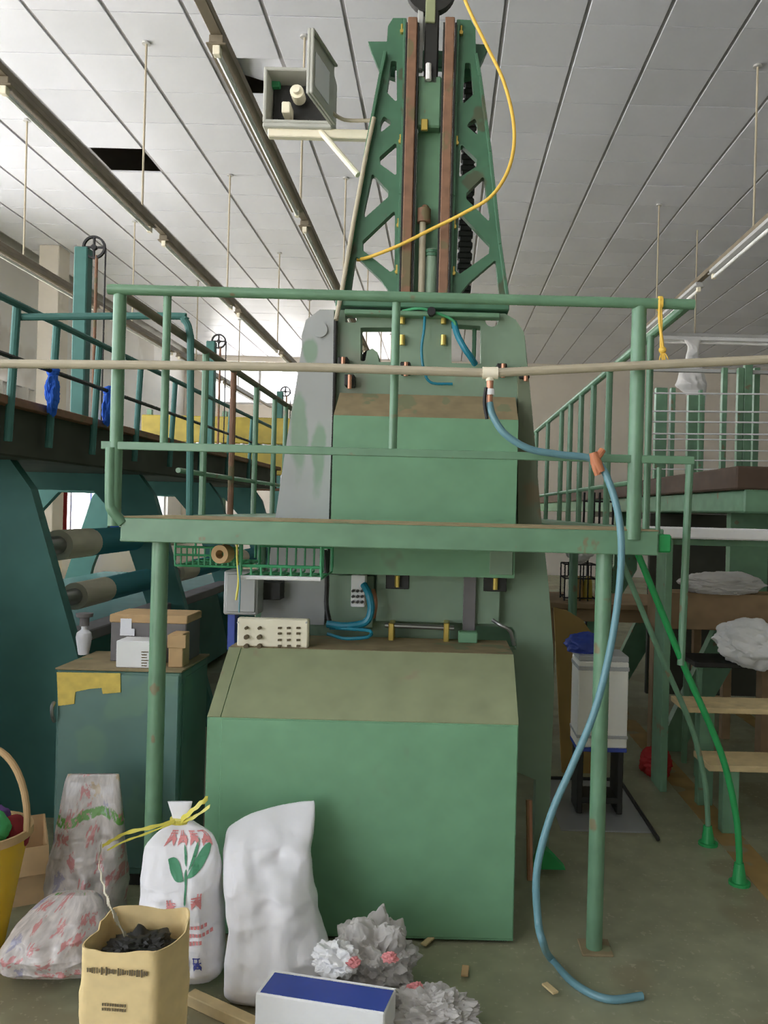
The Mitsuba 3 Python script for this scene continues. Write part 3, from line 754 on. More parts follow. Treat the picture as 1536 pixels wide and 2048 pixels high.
yc = [P(900, -90, 3.50), P(932, 5, 3.50), P(970, 85, 3.48), P(1008, 165, 3.46), P(1028, 255, 3.45), P(1020, 330, 3.45), P(985, 390, 3.46), P(930, 425, 3.5), P(860, 460, 3.55), P(800, 490, 3.58), P(745, 512, 3.62), P(715, 520, 3.68)]
single('yellow_cable', tube(yc, .0075, 10, 8), 'mat_yellow_rope', 'thin yellow cable looping across the lattice tower', 'cable')
rp = thing('yellow_rope', 'short frayed yellow rope hanging from the right end of the top rail', 'rope')
rz = [P(1320, 598, 2.84), P(1319, 640, 2.84), P(1325, 690, 2.84), P(1328, 728, 2.84)]
part(rp, 'strand', cat(tube(rz, .0055, 8, 6), tube([p + [.008 * math.sin(i * 2), 0, 0] for i, p in enumerate(rz)], .004, 8, 6)), 'mat_yellow_rope')
part(rp, 'knot', trimesh.creation.icosphere(2, .013).apply_translation(P(1325, 700, 2.84)), 'mat_yellow_rope')
part(rp, 'tail', cat(*[tube([P(1325, 700, 2.84), P(1320 + 5 * i, 715, 2.835), P(1317 + 7 * i, 730, 2.84)], .002, 6, 4) for i in range(4)]), 'mat_yellow_rope')
part(rp, 'loop', disc([P(1320, 600, 2.86)[0], 2.86, rt], [1, 0, 0], .026, .012, 16, .018), 'mat_yellow_rope')

part(mach, 'conduit', tube([P(672, 640, 3.58), P(686, 570, 3.60), P(708, 440, 3.62), P(736, 290, 3.63), P(748, 235, 3.63)], .010, 10), 'mat_ivory_pipe', 'beige conduit')

# ------------------------------------------------------------------ enclosure beside the tower
en = thing('electrical_enclosure', 'open grey electrical enclosure with its door swung out, hung left of the tower', 'electrical box')
YX = 3.80
ex0, ex1, ez0, ez1 = X(526, 200, YX), X(664, 200, YX), Z(595, 246, YX), Z(595, 134, YX)
dpt = .16
part(en, 'case', cat(cbox(ex0, ex1, YX + dpt - .01, YX + dpt, ez0, ez1), cbox(ex0, ex0 + .016, YX, YX + dpt, ez0, ez1), cbox(ex1 - .016, ex1, YX, YX + dpt, ez0, ez1), cbox(ex0, ex1, YX, YX + dpt, ez0, ez0 + .016), cbox(ex0, ex1, YX, YX + dpt, ez1 - .016, ez1)), 'mat_enclosure')
part(en, 'mounting_plate', cbox(ex0 + .02, ex1 - .02, YX + dpt - .03, YX + dpt - .012, ez0 + .02, ez1 - .02), 'mat_dark')
q = P(596, 190, YX + .06)
part(en, 'transformer', cat(disc(q, [0, 1, 0], .032, .07, 20), disc(q + [0, -.045, 0], [0, 1, 0], .018, .03, 16)), 'mat_cream', 'cream round transformer')
q = P(574, 218, YX + .05)
part(en, 'relay', cbox(q[0] - .02, q[0] + .02, q[1] - .03, q[1] + .06, q[2] - .03, q[2] + .022), 'mat_cream')
q = P(549, 160, YX + .1)
part(en, 'breaker', cbox(q[0] - .02, q[0] + .025, q[1], q[1] + .05, q[2] - .03, q[2] + .03), 'mat_mesh_green')
# the door: hinged on the right edge, swung so that its inner face shows
hx = X(590, 150, YX - .02)
d0, d1 = P(589, 172, YX - .03), P(663, 236, YX - .0)
dw = ex1 - X(590, 150, YX)
door = [cbox(0, .30, 0, .014, 0, ez1 - ez0 + .02, .003)]
dm = cat(door)
yaw = math.degrees(math.atan2(-.25, -.055))
TD = trimesh.transformations.rotation_matrix(math.radians(yaw), [0, 0, 1])
def dplace(m):
    m = m.copy(); m.apply_transform(TD); m.apply_translation([ex1 - .004, YX - .004, ez0 - .01]); return m
dd = part(en, 'door', dplace(dm), 'mat_enclosure')
part(dd, 'door_rim', dplace(cat(cbox(.0, .30, .014, .03, 0, .012), cbox(0, .30, .014, .03, ez1 - ez0 + .008, ez1 - ez0 + .02), cbox(.288, .30, .014, .03, 0, ez1 - ez0 + .02))), 'mat_enclosure')
part(dd, 'wiring_sheet', dplace(cbox(.07, .24, .0145, .017, .06, ez1 - ez0 - .05, 0)), 'mat_label', 'pale wiring sheet')
part(en, 'trunking', cat(cbox(ex0 + .02, X(742, 245, YX), YX + .02, YX + .06, ez0 - .055, ez0 - .012)), 'mat_cream', 'pale cable trunking')
part(en, 'trunking', cat(cbox(ex0, ex1, YX + .0, YX + .10, ez0 - .02, ez0)), 'mat_enclosure')
part(en, 'support_strut', tube([P(632, 252, YX + .04), P(716, 350, YX - .05)], .014, 10), 'mat_cream', 'pale diagonal strut')
part(en, 'cable', tube([P(664, 225, YX), P(680, 236, YX), P(700, 241, YX), P(742, 241, YX - .02)], .009, 8, 6), 'mat_ivory_pipe')

# ------------------------------------------------------------------ wire shelves under the deck at left
ws = thing('wire_shelf', 'green wire tray hung under the left of the platform deck', 'wire tray')
s0, s1 = P(482, 1142, 3.0), P(642, 1142, 3.0)
for i in range(9):
    x = s0[0] + (s1[0] - s0[0]) * i / 8
    part(ws, 'cross_wire', tube([[x, 3.0, s0[2] + .02], [x, 3.0, s0[2] - .022], [x, 3.3, s0[2] - .018], [x, 3.3, s0[2] + .08]], .004, 6), 'mat_mesh_green')
for y, z, r in ((3.0, .02, .006), (3.0, -.022, .008), (3.1, -.02, .004), (3.2, -.02, .004), (3.3, .08, .006)):
    part(ws, 'long_wire', tube([[s0[0], y, s0[2] + z], [s1[0], y, s0[2] + z]], r, 8), 'mat_white' if z == -.022 else 'mat_mesh_green')  # lower front wire whitened, its lit edge put into the colour
for x in (s0[0], s1[0]):
    part(ws, 'hanger', cat(tube([[x, 3.0, s0[2]], [x, 3.0, dz1]], .006, 8), tube([[x, 3.3, s0[2]], [x, 3.3, dz1]], .006, 8)), 'mat_mesh_green')
wn = thing('wire_shelf', 'green wire net shelf left of the tray, with the tan tape roll hanging from it', 'wire tray')
n0, n1 = P(350, 1120, 3.05), P(480, 1120, 3.05)
for i in range(12):
    x = n0[0] + (n1[0] - n0[0]) * i / 11
    part(wn, 'cross_wire', tube([[x, 3.05, n0[2] + .05], [x, 3.05, n0[2] - .02], [x, 3.42, n0[2] - .02]], .003, 6), 'mat_mesh_green')
for y, z in ((3.05, .05), (3.05, .02), (3.05, -.02), (3.17, -.02), (3.3, -.02), (3.42, -.02)):
    part(wn, 'long_wire', tube([[n0[0], y, n0[2] + z], [n1[0], y, n0[2] + z]], .0045, 8), 'mat_mesh_green')
for x in (n0[0], n1[0]):
    part(wn, 'hanger', cat(tube([[x, 3.05, n0[2]], [x, 3.05, dz1]], .005, 8), tube([[x, 3.3, n0[2]], [x, 3.3, dz1]], .005, 8)), 'mat_mesh_green')
q = P(446, 1108, 3.0)
tr = thing('tape_roll', 'tan tape roll hanging by a cord under the platform deck', 'tape')
part(tr, 'roll', disc(q, [.25, 1, 0], .034, .05, 24, .016), 'mat_cardboard')
part(tr, 'cord', tube([q + [0, 0, .015], [q[0], q[1], dz1 - .0]], .003, 6), 'mat_yellow_rope')
k = thing('cord', 'yellow cord hanging from the deck beside the tape roll', 'rope')
part(k, 'strand', tube([[X(474, 1060, 2.98), 2.98, dz1], P(474, 1110, 2.98), P(477, 1160, 2.98), P(472, 1200, 2.98)], .004, 8, 6), 'mat_yellow_ribbon')
part(k, 'strand', tube([P(477, 1130, 2.975), P(480, 1170, 2.975), P(478, 1225, 2.98)], .003, 8, 6), 'mat_blue_hose')

# ------------------------------------------------------------------ electrical cabinet with boxes at left
cab = thing('electrical_cabinet', 'teal green floor cabinet with torn yellow tape along its top edge', 'cabinet')
YQ = 3.30
c0, c1 = X(110, 1500, YQ), X(358, 1500, YQ)
ctz = Z(230, 1342, YQ)
part(cab, 'body', cbox(c0, c1, YQ, 3.68, .05, ctz, .006), 'mat_teal')
part(cab, 'plinth', cbox(c0 + .02, c1 - .02, YQ + .02, 3.66, 0, .05, 0), 'mat_dark')
part(cab, 'door', cbox(c0 + .012, c1 - .075, YQ - .014, YQ, .08, ctz - .012, .005), 'mat_teal')
part(cab, 'side_post', cbox(c1 - .06, c1 - .004, YQ - .01, YQ, .06, ctz - .01, .004), 'mat_teal')
part(cab, 'side_panel', cbox(c1, c1 + .004, YQ + .03, 3.66, .08, ctz - .03, .001), 'mat_teal')
part(cab, 'top', cbox(c0 - .006, c1 + .006, YQ - .006, 3.69, ctz, ctz + .008, .002), 'mat_brown_dust', 'dusty top')
part(cab, 'handle', tube([P(108, 1405, 3.28), P(104, 1415, 3.26), P(105, 1432, 3.26), P(109, 1442, 3.28)], .008, 8, 5), 'mat_steel')
tp = Polygon(pix([(113, 1345), (240, 1347), (241, 1385), (205, 1388), (203, 1376), (178, 1378), (150, 1384), (148, 1408), (116, 1412)], 3.28))
part(cab, 'tape', plate_xz(tp, 3.281, 3.2865), 'mat_yellow_tape', 'torn yellow tape', smooth=False)
kx = thing('dark_carton', 'dark grey carton with a white label on the teal cabinet', 'box')
z0 = ctz + .008
part(kx, 'body', cbox(X(221, 1280, 3.46), X(372, 1280, 3.46), 3.46, 3.66, z0, Z(290, 1236, 3.46), .004), 'mat_grey_box')
part(kx, 'lid', cbox(X(219, 1280, 3.46), X(374, 1280, 3.46), 3.455, 3.665, Z(290, 1246, 3.46), Z(290, 1230, 3.46), .003), 'mat_cardboard')
part(kx, 'label_sheet', cat(cbox(X(241, 1255, 3.455), X(263, 1255, 3.455), 3.453, 3.46, Z(250, 1271, 3.455), Z(250, 1237, 3.455), .0005), cbox(X(241, 1255, 3.455), X(270, 1255, 3.455), 3.451, 3.453, Z(250, 1271, 3.455), Z(250, 1257, 3.455), .0005)), 'mat_label', 'white label')
kx = thing('white_carton', 'small white printed carton in front of the dark carton on the teal cabinet', 'box')
part(kx, 'body', cbox(X(232, 1310, 3.33), X(304, 1310, 3.33), 3.33, 3.44, z0, Z(265, 1282, 3.33), .003), 'mat_white')
for i in range(7):
    q = P(285, 1304 + 5.5 * i, 3.33)
    w = .022 if i % 3 else .03
    part(kx, 'print_line', cbox(q[0] - .004, q[0] + w * .8, 3.3285, 3.331, q[2] - .002, q[2] + .002, 0), 'mat_ink', smooth=False)
k = single('tan_carton', cat(cbox(X(337, 1290, 3.36), X(366, 1290, 3.36), 3.36, 3.45, z0, Z(350, 1268, 3.36), .003), cbox(X(335, 1290, 3.36), X(372, 1290, 3.36), 3.355, 3.37, Z(350, 1296, 3.36), Z(350, 1270, 3.36), .002)), 'mat_cardboard', 'narrow tan carton right of the left platform leg on the teal cabinet', 'box')
k = thing('spray_bottle', 'small pale blue bottle standing at the back left of the teal cabinet', 'bottle')
q = P(167, 1310, 3.6); q[2] = z0
part(k, 'bottle', lathe([[0, 0], [.022, 0], [.024, .012], [.034, .075], [.030, .095], [.012, .11], [.012, .125], [0, .125]], q, 20), 'mat_label')
part(k, 'cap', lathe([[0, .125], [.02, .125], [.02, .16], [.034, .165], [.036, .18], [0, .185]], q, 16), 'mat_grey_box')

# ------------------------------------------------------------------ neighbouring machine at left
nm = thing('embroidery_machine', 'dark green neighbouring embroidery machine on the left, seen against the windows', 'machine')
mc = -2.95
pf = [(-1.52, 0), (-1.77, .82), (-2.01, 1.6), (-2.16, 1.80), (-2.3, 1.97)]
full = Polygon(pf + [(2 * mc - x, z) for x, z in reversed(pf)])
leg = Polygon(pf + [(-2.56, 1.97), (-2.50, 1.70), (-2.24, 1.41), (-2.03, .82), (-1.84, 0)])
legs = [leg, shapely.affinity.scale(leg, -1, 1, origin=(mc, 0))]
for y in (4.0, 5.7, 7.4, 9.1):
    if y == 4.0: part(nm, 'end_plate', plate_xz(Polygon(pf + [(-2.4, 1.76), (2 * mc + 1.6, 1.76), (2 * mc + 1.52, 0)]), y, y + .07), 'mat_deep_teal', smooth=False)
    for q in (() if y == 4.0 else legs): part(nm, 'frame_leg', plate_xz(q, y, y + .07), 'mat_deep_teal', smooth=False)
    part(nm, 'frame_head', cbox(-3.6, -2.3, y, y + .07, 1.62, 1.97, .004), 'mat_deep_teal')
part(nm, 'upper_beam', cbox(-3.6, -1.95, 3.3, 9.6, 1.74, 1.97, .01), 'mat_dark_metal_shade')
part(nm, 'upper_rail', cbox(-1.97, -1.90, 3.3, 9.6, 1.96, 2.0, .004), 'mat_rust')
part(nm, 'machine_bed', cbox(-3.7, -2.15, 4.1, 9.0, .05, .78, .01), 'mat_deep_teal')
for i, y in enumerate((4.08, 5.78, 7.48)):
    a, b = y, y + 1.6
    for z, x, r in ((1.30, -2.12, .085), (1.02, -2.02, .075)):
        rl = part(nm, 'cloth_roller', tube([[x, a, z], [x, b, z]], r * .6, 16), 'mat_steel')
        part(rl, 'beige_cloth', tube([[x, a + .45, z], [x, b - .75, z]], r, 20), 'mat_beige_cloth')
        part(rl, 'teal_cloth', tube([[x, b - .75, z], [x, b - .05, z]], r * .97, 20), 'mat_teal_cloth')
    part(nm, 'table_beam', cbox(-2.0, -1.86, a, b, .80, .86, .006), 'mat_grey_box')
for y in (6.03, 9.4, 13.4):
    t = part(nm, 'tower', cat(cbox(-2.76, -2.66, y, y + .10, 1.97 if y < 12 else 0, 3.42, .008)), 'mat_deep_teal')
    part(t, 'wheel', cat(disc([-2.62, y + .02, 3.42], [0, 1, 0], .085, .02, 28, .07), disc([-2.62, y + .02, 3.42], [0, 1, 0], .02, .03, 12), cbox(-2.627, -2.613, y + .012, y + .028, 3.34, 3.50, .002), cbox(-2.70, -2.54, y + .012, y + .028, 3.413, 3.427, .002)), 'mat_black')
    part(t, 'rod', tube([[-2.60, y + .02, 2.0], [-2.60, y + .02, 3.36]], .012, 8), 'mat_rust')
    part(t, 'belt', cat(tube([[-2.535, y + .02, 2.0], [-2.535, y + .02, 3.42]], .006, 6)), 'mat_black')
part(nm, 'added_shade_housing', plate_yz(Polygon([(2.75, .01), (2.75, .80), (3.02, 1.02), (3.5, 1.02), (3.5, .01)]), -3.7, -2.15), 'mat_deep_teal', smooth=False)  # unseen housing, added to keep light off the end plate
part(nm, 'added_shade_block', cbox(-4.3, -2.5, 1.95, 2.45, 0, 1.75, .01), 'mat_deep_teal')  # unseen block added left of the view to shade the lower left
part(nm, 'added_shade_deck', cbox(-4.6, -2.6, 2.5, 3.5, 1.42, 1.50, .005), 'mat_deep_teal')  # unseen deck, added to block light falling from above
for x in (-4.5, -2.7): part(nm, 'added_deck_leg', tube([[x, 2.56, 0], [x, 2.56, 1.42]], .029, 12), 'mat_deep_teal')  # unseen legs that carry the added shading deck
gz = 2.395
part(nm, 'gallery_rail', tube([[-1.87, 2.8, gz], [-1.87, 9, gz]], .016, 10), 'mat_deep_teal')
part(nm, 'gallery_lower_rail', tube([[-1.87, 2.8, 2.16], [-1.87, 9, 2.16]], .011, 8), 'mat_dark')
for y in (3.10, 3.58, 3.95, 4.44, 5.05, 5.7, 6.4, 7.2, 8.0):
    part(nm, 'gallery_post', tube([[-1.905, y, 1.80], [-1.88, y, gz]], .018, 10), 'mat_deep_teal')
for i, (a, b, y) in enumerate(((97, 800, 3.9), (205, 802, 4.55))):
    q = P(a, b, y)
    single('blue_rag', cat(blob([-1.87, y, 2.06], [.03, .045, .10], 90 + i, .5, 3, 2), blob([-1.87, y, 2.16], [.03, .03, .03], 92 + i, .3, 2, 2)), 'mat_blue_cloth', 'blue rag hanging on the left gallery rail, ' + ('left of the dark wheel tower' if i == 0 else 'beside the left corner post of the platform'), 'rag', 'blue rags on the gallery rail')


def curtain(name, x, y0, y1, z0, z1, mat, label):
    n = 40
    yy = np.linspace(y0, y1, n)
    xx = x + .05 * np.sin(np.linspace(0, 9 * np.pi, n))
    v, f = [], []
    for z in (z0, z1):
        for t in (0, .012): v += [[a + t, b, z] for a, b in zip(xx, yy)]
    idx = lambda l, i: l * n + i
    for i in range(n - 1):
        for l0, l1 in ((0, 2), (3, 1), (1, 0), (2, 3)):
            f += [[idx(l0, i), idx(l0, i + 1), idx(l1, i + 1)], [idx(l0, i), idx(l1, i + 1), idx(l1, i)]]
    for i in (0, n - 1):
        f += [[idx(0, i), idx(2, i), idx(3, i)], [idx(0, i), idx(3, i), idx(1, i)]]
    k = thing(name, label, 'curtain')
    part(k, 'cloth', trimesh.Trimesh(v, f, process=False), mat, smooth=60)
    part(k, 'curtain_rod', tube([[XL, y0 - .1, z1], [x + .006, y0 - .1, z1], [x + .006, y1 + .1, z1], [XL, y1 + .1, z1]], .012, 8), 'mat_steel')


curtain('blue_curtain', -6.25, 15.15, 15.75, .75, 3.0, 'mat_blue_cloth', 'bright blue curtain strip hanging beside the glaring window')
curtain('red_curtain', -6.25, 13.0, 13.55, .9, 3.0, 'mat_red_cloth', 'dark red curtain strip hanging left of the glaring window')
curtain('white_curtain', -6.25, 11.0, 12.6, .9, 3.2, 'mat_white_cloth', 'white curtain drawn over the window left of the red curtain')

yl = thing('yellow_creel', 'yellow creel of two beams with white bobbins behind the left rails', 'creel')
for z0_, z1_ in ((2.30, 2.62), (1.92, 2.20)):
    part(yl, 'beam', cbox(-3.7, -1.75, 10.0, 10.12, z0_, z1_, .01), 'mat_yellow_paint')
for x in (-3.65, -2.72, -1.8): part(yl, 'post', cbox(x - .03, x + .03, 10.12, 10.18, 0, 2.7, .004), 'mat_green_rail')
bob = shape(lathe([[0, 0], [.035, 0], [.03, .015], [.026, .15], [.016, .17], [0, .17]], n=12), 'mat_white')
for i in range(14):
    part(yl, 'bobbin', {**bob, 'to_world': T().translate([-3.55 + i * .135, 10.04, 2.20])}, None)
for i in range(12):
    part(yl, 'bobbin', {**bob, 'to_world': T().translate([-3.3 + i * .135, 9.95, 1.76])}, None)
part(yl, 'bobbin_shelf', cbox(-3.6, -1.7, 9.88, 10.1, 1.73, 1.76, .004), 'mat_rust')

# ------------------------------------------------------------------ right-hand machine and work area
rm = thing('embroidery_machine', 'dim green embroidery machine on the right behind the work tables', 'machine')
part(rm, 'cloth_beam', cbox(1.75, 2.2, 4.9, 16, 1.72, 1.86, .01), 'mat_dark_rust', 'rusty red beam')
part(rm, 'lower_beam', cbox(1.8, 2.3, 4.9, 16, 1.58, 1.72, .01), 'mat_green_rail')
part(rm, 'rear_beam', cbox(2.9, 3.5, 7.0, 16, 1.5, 1.9, .01), 'mat_dark_metal_shade')
for y in (5.4, 7.2, 9.0):
    part(rm, 'frame_plate', plate_xz(Polygon([(1.45, 0), (1.62, 0), (2.15, .95), (2.15, 1.6), (1.9, 1.6), (1.9, 1.0)]), y, y + .08), 'mat_green_rail', smooth=False)
    part(rm, 'frame_plate', plate_xz(Polygon([(3.7, 0), (3.9, 0), (3.5, 1.6), (3.1, 1.6)]), y, y + .08), 'mat_green_rail', smooth=False)
for px, w, y, top in ((1322, .05, 7.0, 775), (1345, .02, 7.0, 775), (1392, .075, 7.4, 790), (1448, .025, 8.0, 735), (1480, .03, 8.2, 735), (1495, .04, 8.2, 720), (1512, .03, 8.4, 735)):
    x = X(px, 860, y)
    part(rm, 'upright', cbox(x - w, x + w, y, y + .06, 1.85, Z(px, top, y), .004), 'mat_green_rail')
part(rm, 'top_bar', cbox(X(1300, 740, 8.3), X(1700, 740, 8.3), 8.28, 8.33, Z(1400, 745, 8.3), Z(1400, 738, 8.3), .004), 'mat_lamp_grey')
for i, py in enumerate((786, 822, 843, 867, 878, 900, 920, 938)):
    z = Z(1290, py, 6.6)
    part(rm, 'thread', tube([[X(1296, py, 6.6), 6.6, z], [X(1640, py, 6.6), 6.65, z + .03]], .007 if i < 4 else .005, 6), 'mat_white', 'white taut thread')
for px in (1296, 1400, 1600):
    x = X(px, 860, 6.63)
    part(rm, 'thread_post', cbox(x - .012, x + .012, 6.62, 6.66, 1.85, Z(px, 780, 6.63), .002), 'mat_green_rail')
part(rm, 'painted_shade_board', cbox(1.75, 5.5, 6.9, 6.95, .05, 1.57, .004), 'mat_dark_metal_shade', 'dark board painted as the shade under the machine')  # dark sheet added where only shade lies under the machine
single('cloth_strip', cbox(X(1312, 1060, 4.6), X(1700, 1060, 4.6), 4.55, 4.85, Z(1400, 1078, 4.6), Z(1400, 1056, 4.6), .008), 'mat_white_cloth', 'long strip of white cloth lying along the machine on the right', 'cloth')
st = thing('cloth_stand', 'dark trestle that carries the white cloth strip on the right', 'stand')
for px in (1330, 1650):
    x = X(px, 1080, 4.7)
    part(st, 'leg', cbox(x - .02, x + .02, 4.6, 4.8, 0, Z(1400, 1080, 4.6), .003), 'mat_green_rail')
part(st, 'beam', cbox(X(1320, 1080, 4.7), X(1690, 1080, 4.7), 4.66, 4.74, Z(1400, 1092, 4.6), Z(1400, 1079, 4.6), .003), 'mat_green_rail')

tb_ = thing('work_table', 'long brown wooden work table behind the right platform leg', 'table')
tz = Z(1240, 1200, 6.0)
part(tb_, 'top', cbox(.72, 2.1, 5.7, 6.5, tz - .04, tz, .004), 'mat_table')
part(tb_, 'apron', cbox(.76, 2.06, 5.74, 5.77, tz - .13, tz - .04, .003), 'mat_table')
for x in (.78, 2.02):
    for y in (5.76, 6.44): part(tb_, 'leg', cbox(x - .03, x + .03, y - .03, y + .03, 0, tz - .04, .003), 'mat_table')
rk = thing('wire_rack', 'small black wire rack with bottles on the brown work table', 'rack')
r0, r1 = X(1128, 1150, 5.9), X(1190, 1150, 5.9)
for x in np.linspace(r0, r1, 5):
    for y in (5.86, 6.06): part(rk, 'upright_wire', tube([[x, y, tz], [x, y, tz + .26]], .005, 6), 'mat_black')
for z in (.02, .16, .26):
    part(rk, 'ring_wire', tube([[r0, 5.86, tz + z], [r1, 5.86, tz + z], [r1, 6.06, tz + z], [r0, 6.06, tz + z], [r0, 5.86, tz + z]], .005, 6), 'mat_black')
for i, (px, m) in enumerate(((1140, 'mat_cream'), (1158, 'mat_ochre'), (1176, 'mat_yellow_paint'))):
    single('thread_cone', lathe([[0, 0], [.035, 0], [.03, .13], [.012, .17], [0, .17]], [X(px, 1180, 5.95), 5.96, tz + .002], 14), m, ('cream', 'tan', 'yellow')[i] + ' thread cone in the black wire rack on the work table', 'thread cone', 'thread cones in the wire rack')


single('white_bundle', blob([X(1158, 1115, 5.95), 5.95, tz + .36], [.10, .1, .10], 5, floor=tz + .265), 'mat_white_cloth', 'white and blue wrapped bundle on top of the wire rack', 'bundle')
single('plastic_bag', blob(P(1500, 1285, 4.9) + [0, -.02, 0], [.22, .15, .15], 11, .3), 'mat_white_cloth', 'white crumpled plastic bag on the dark trolley at the right edge', 'bag')
tz2 = P(1500, 1285, 4.9)[2] - .12
tr2 = thing('trolley', 'dark trolley under the white plastic bag at the right edge', 'trolley')
part(tr2, 'top', cbox(1.52, 2.5, 4.86, 5.2, tz2 - .03, tz2, .004), 'mat_dark')
for x in (1.56, 2.44):
    for y in (4.9, 5.16): part(tr2, 'leg', cbox(x - .015, x + .015, y - .015, y + .015, 0, tz2 - .03, .002), 'mat_green_rail')
zb = Z(1440, 1186, 5.15)
single('grey_bundle', blob(P(1440, 1168, 5.15), [.26, .16, .085], 17, .25, floor=zb), 'mat_grey_cloth', 'grey cloth bundle lying on the crate behind the handrail upright', 'bundle')
CRY = 0
cr = thing('wooden_crate', 'dim wooden crate under the grey cloth bundle on the right', 'crate')
part(cr, 'body', cbox(1.35, 2.15, 5.10, 5.34, tz2 + .16, zb, .004), 'mat_table')
for x in (1.40, 2.1): part(cr, 'leg', cbox(x - .03, x + .03, 5.24, 5.34, 0, tz2 + .16, .003), 'mat_table')
wc = thing('white_cabinet', 'white upright box with blue edging behind the right platform leg', 'cabinet')
w0, w1 = X(1156, 1400, 4.2), X(1256, 1400, 4.2)
wz0, wz1 = Z(1205, 1504, 4.2), Z(1205, 1312, 4.2)
part(wc, 'body', cbox(w0, w1, 4.2, 4.42, wz0 + .02, wz1 - .03, .005), 'mat_white_box')
part(wc, 'cap', cbox(w0 - .003, w1 + .003, 4.19, 4.43, wz1 - .075, wz1 - .055, .002), 'mat_lamp_grey')
part(wc, 'cap', cbox(w0 - .003, w1 + .003, 4.19, 4.43, wz0 + .07, wz0 + .085, .002), 'mat_lamp_grey')
part(wc, 'lid', cbox(w0, w1, 4.2, 4.42, wz1 - .03, wz1, .004), 'mat_lamp_grey')
part(wc, 'blue_base', cbox(w0, w1, 4.195, 4.425, wz0, wz0 + .02, .003), 'mat_blue', 'blue base strip')
part(wc, 'stand', cat(cbox(w0 + .01, w0 + .04, 4.22, 4.4, .006, wz0), cbox(w1 - .04, w1 - .01, 4.22, 4.4, .006, wz0), cbox(w0 + .01, w1 - .01, 4.22, 4.4, .06, .09)), 'mat_dark', 'dark stand')
sk = single('blue_sack', blob([X(1160, 1290, 4.5), 4.32, wz1 + .03], [.11, .08, .07], 31, .25, floor=wz1), 'mat_blue', 'dark blue crumpled sack on top of the white upright box', 'bag')
m = []
n = 24
aa = np.linspace(0, math.pi * .62, n)
oc = Polygon([(X(1108, 1215, 4.9), Z(1108, 1215, 4.9)), (X(1135, 1222, 4.9), Z(1135, 1222, 4.9)), (X(1165, 1240, 4.9), Z(1165, 1240, 4.9)), (X(1188, 1272, 4.9), Z(1188, 1272, 4.9)), (X(1192, 1310, 4.9), Z(1192, 1310, 4.9)), (X(1185, 1700, 4.9), .0), (X(1120, 1700, 4.9), .0)])
single('ochre_board', plate_xz(oc, 4.9, 4.93), 'mat_ochre', 'rounded ochre board standing between the machine and the white upright box', 'board', smooth=False)
ty = thing('drip_tray', 'flat grey metal tray on the floor behind the right platform leg', 'tray')
part(ty, 'sheet', cbox(.62, 1.06, 4.0, 4.75, .0, .006, .001), 'mat_tray')
part(ty, 'rim', cat(cbox(1.06, 1.075, 3.9, 4.85, 0, .022), cbox(.62, 1.06, 4.75, 4.765, 0, .022)), 'mat_dark')
wg = thing('wire_guard', 'black barred guard standing far back between the side posts and the cloth beam', 'guard')
for px in (1168, 1178, 1188, 1199, 1211, 1226):
    x = X(px, 1020, 8.2)
    part(wg, 'bar', tube([[x, 8.2, 0 if px in (1178, 1226) else 1.25], [x, 8.2, Z(px, 985, 8.2)]], .011, 6), 'mat_black')
for py in (1003, 1050): part(wg, 'cross_bar', tube([[X(1166, py, 8.2), 8.2, Z(1200, py, 8.2)], [X(1228, py, 8.2), 8.2, Z(1200, py, 8.2)]], .009, 6), 'mat_black')
rb = single('red_bag', blob([X(1312, 1515, 4.9), 4.9, .08], [.10, .09, .10], 37, .3, floor=0.0), 'mat_red', 'red bag on the floor right of the white upright box', 'bag')
lr = thing('low_rack', 'low rack of two pale planks on green legs at the right', 'rack')
pz1, pz2 = Z(1450, 1415, 4.3), Z(1470, 1532, 4.0)
part(lr, 'plank', cbox(X(1368, 1415, 4.3), 2.6, 4.28, 4.55, pz1 - .028, pz1, .003), 'mat_wood')
part(lr, 'plank', cbox(X(1418, 1530, 4.0), 2.6, 4.0, 4.25, pz2 - .03, pz2, .003), 'mat_wood')
for x in (1.45, 2.4):
    part(lr, 'leg', cbox(x - .04, x + .04, 4.02, 4.08, 0, pz2 - .03, .003), 'mat_green_rail')
    part(lr, 'leg', cbox(x - .04, x + .04, 4.40, 4.46, 0, pz1 - .028, .003), 'mat_green_rail')

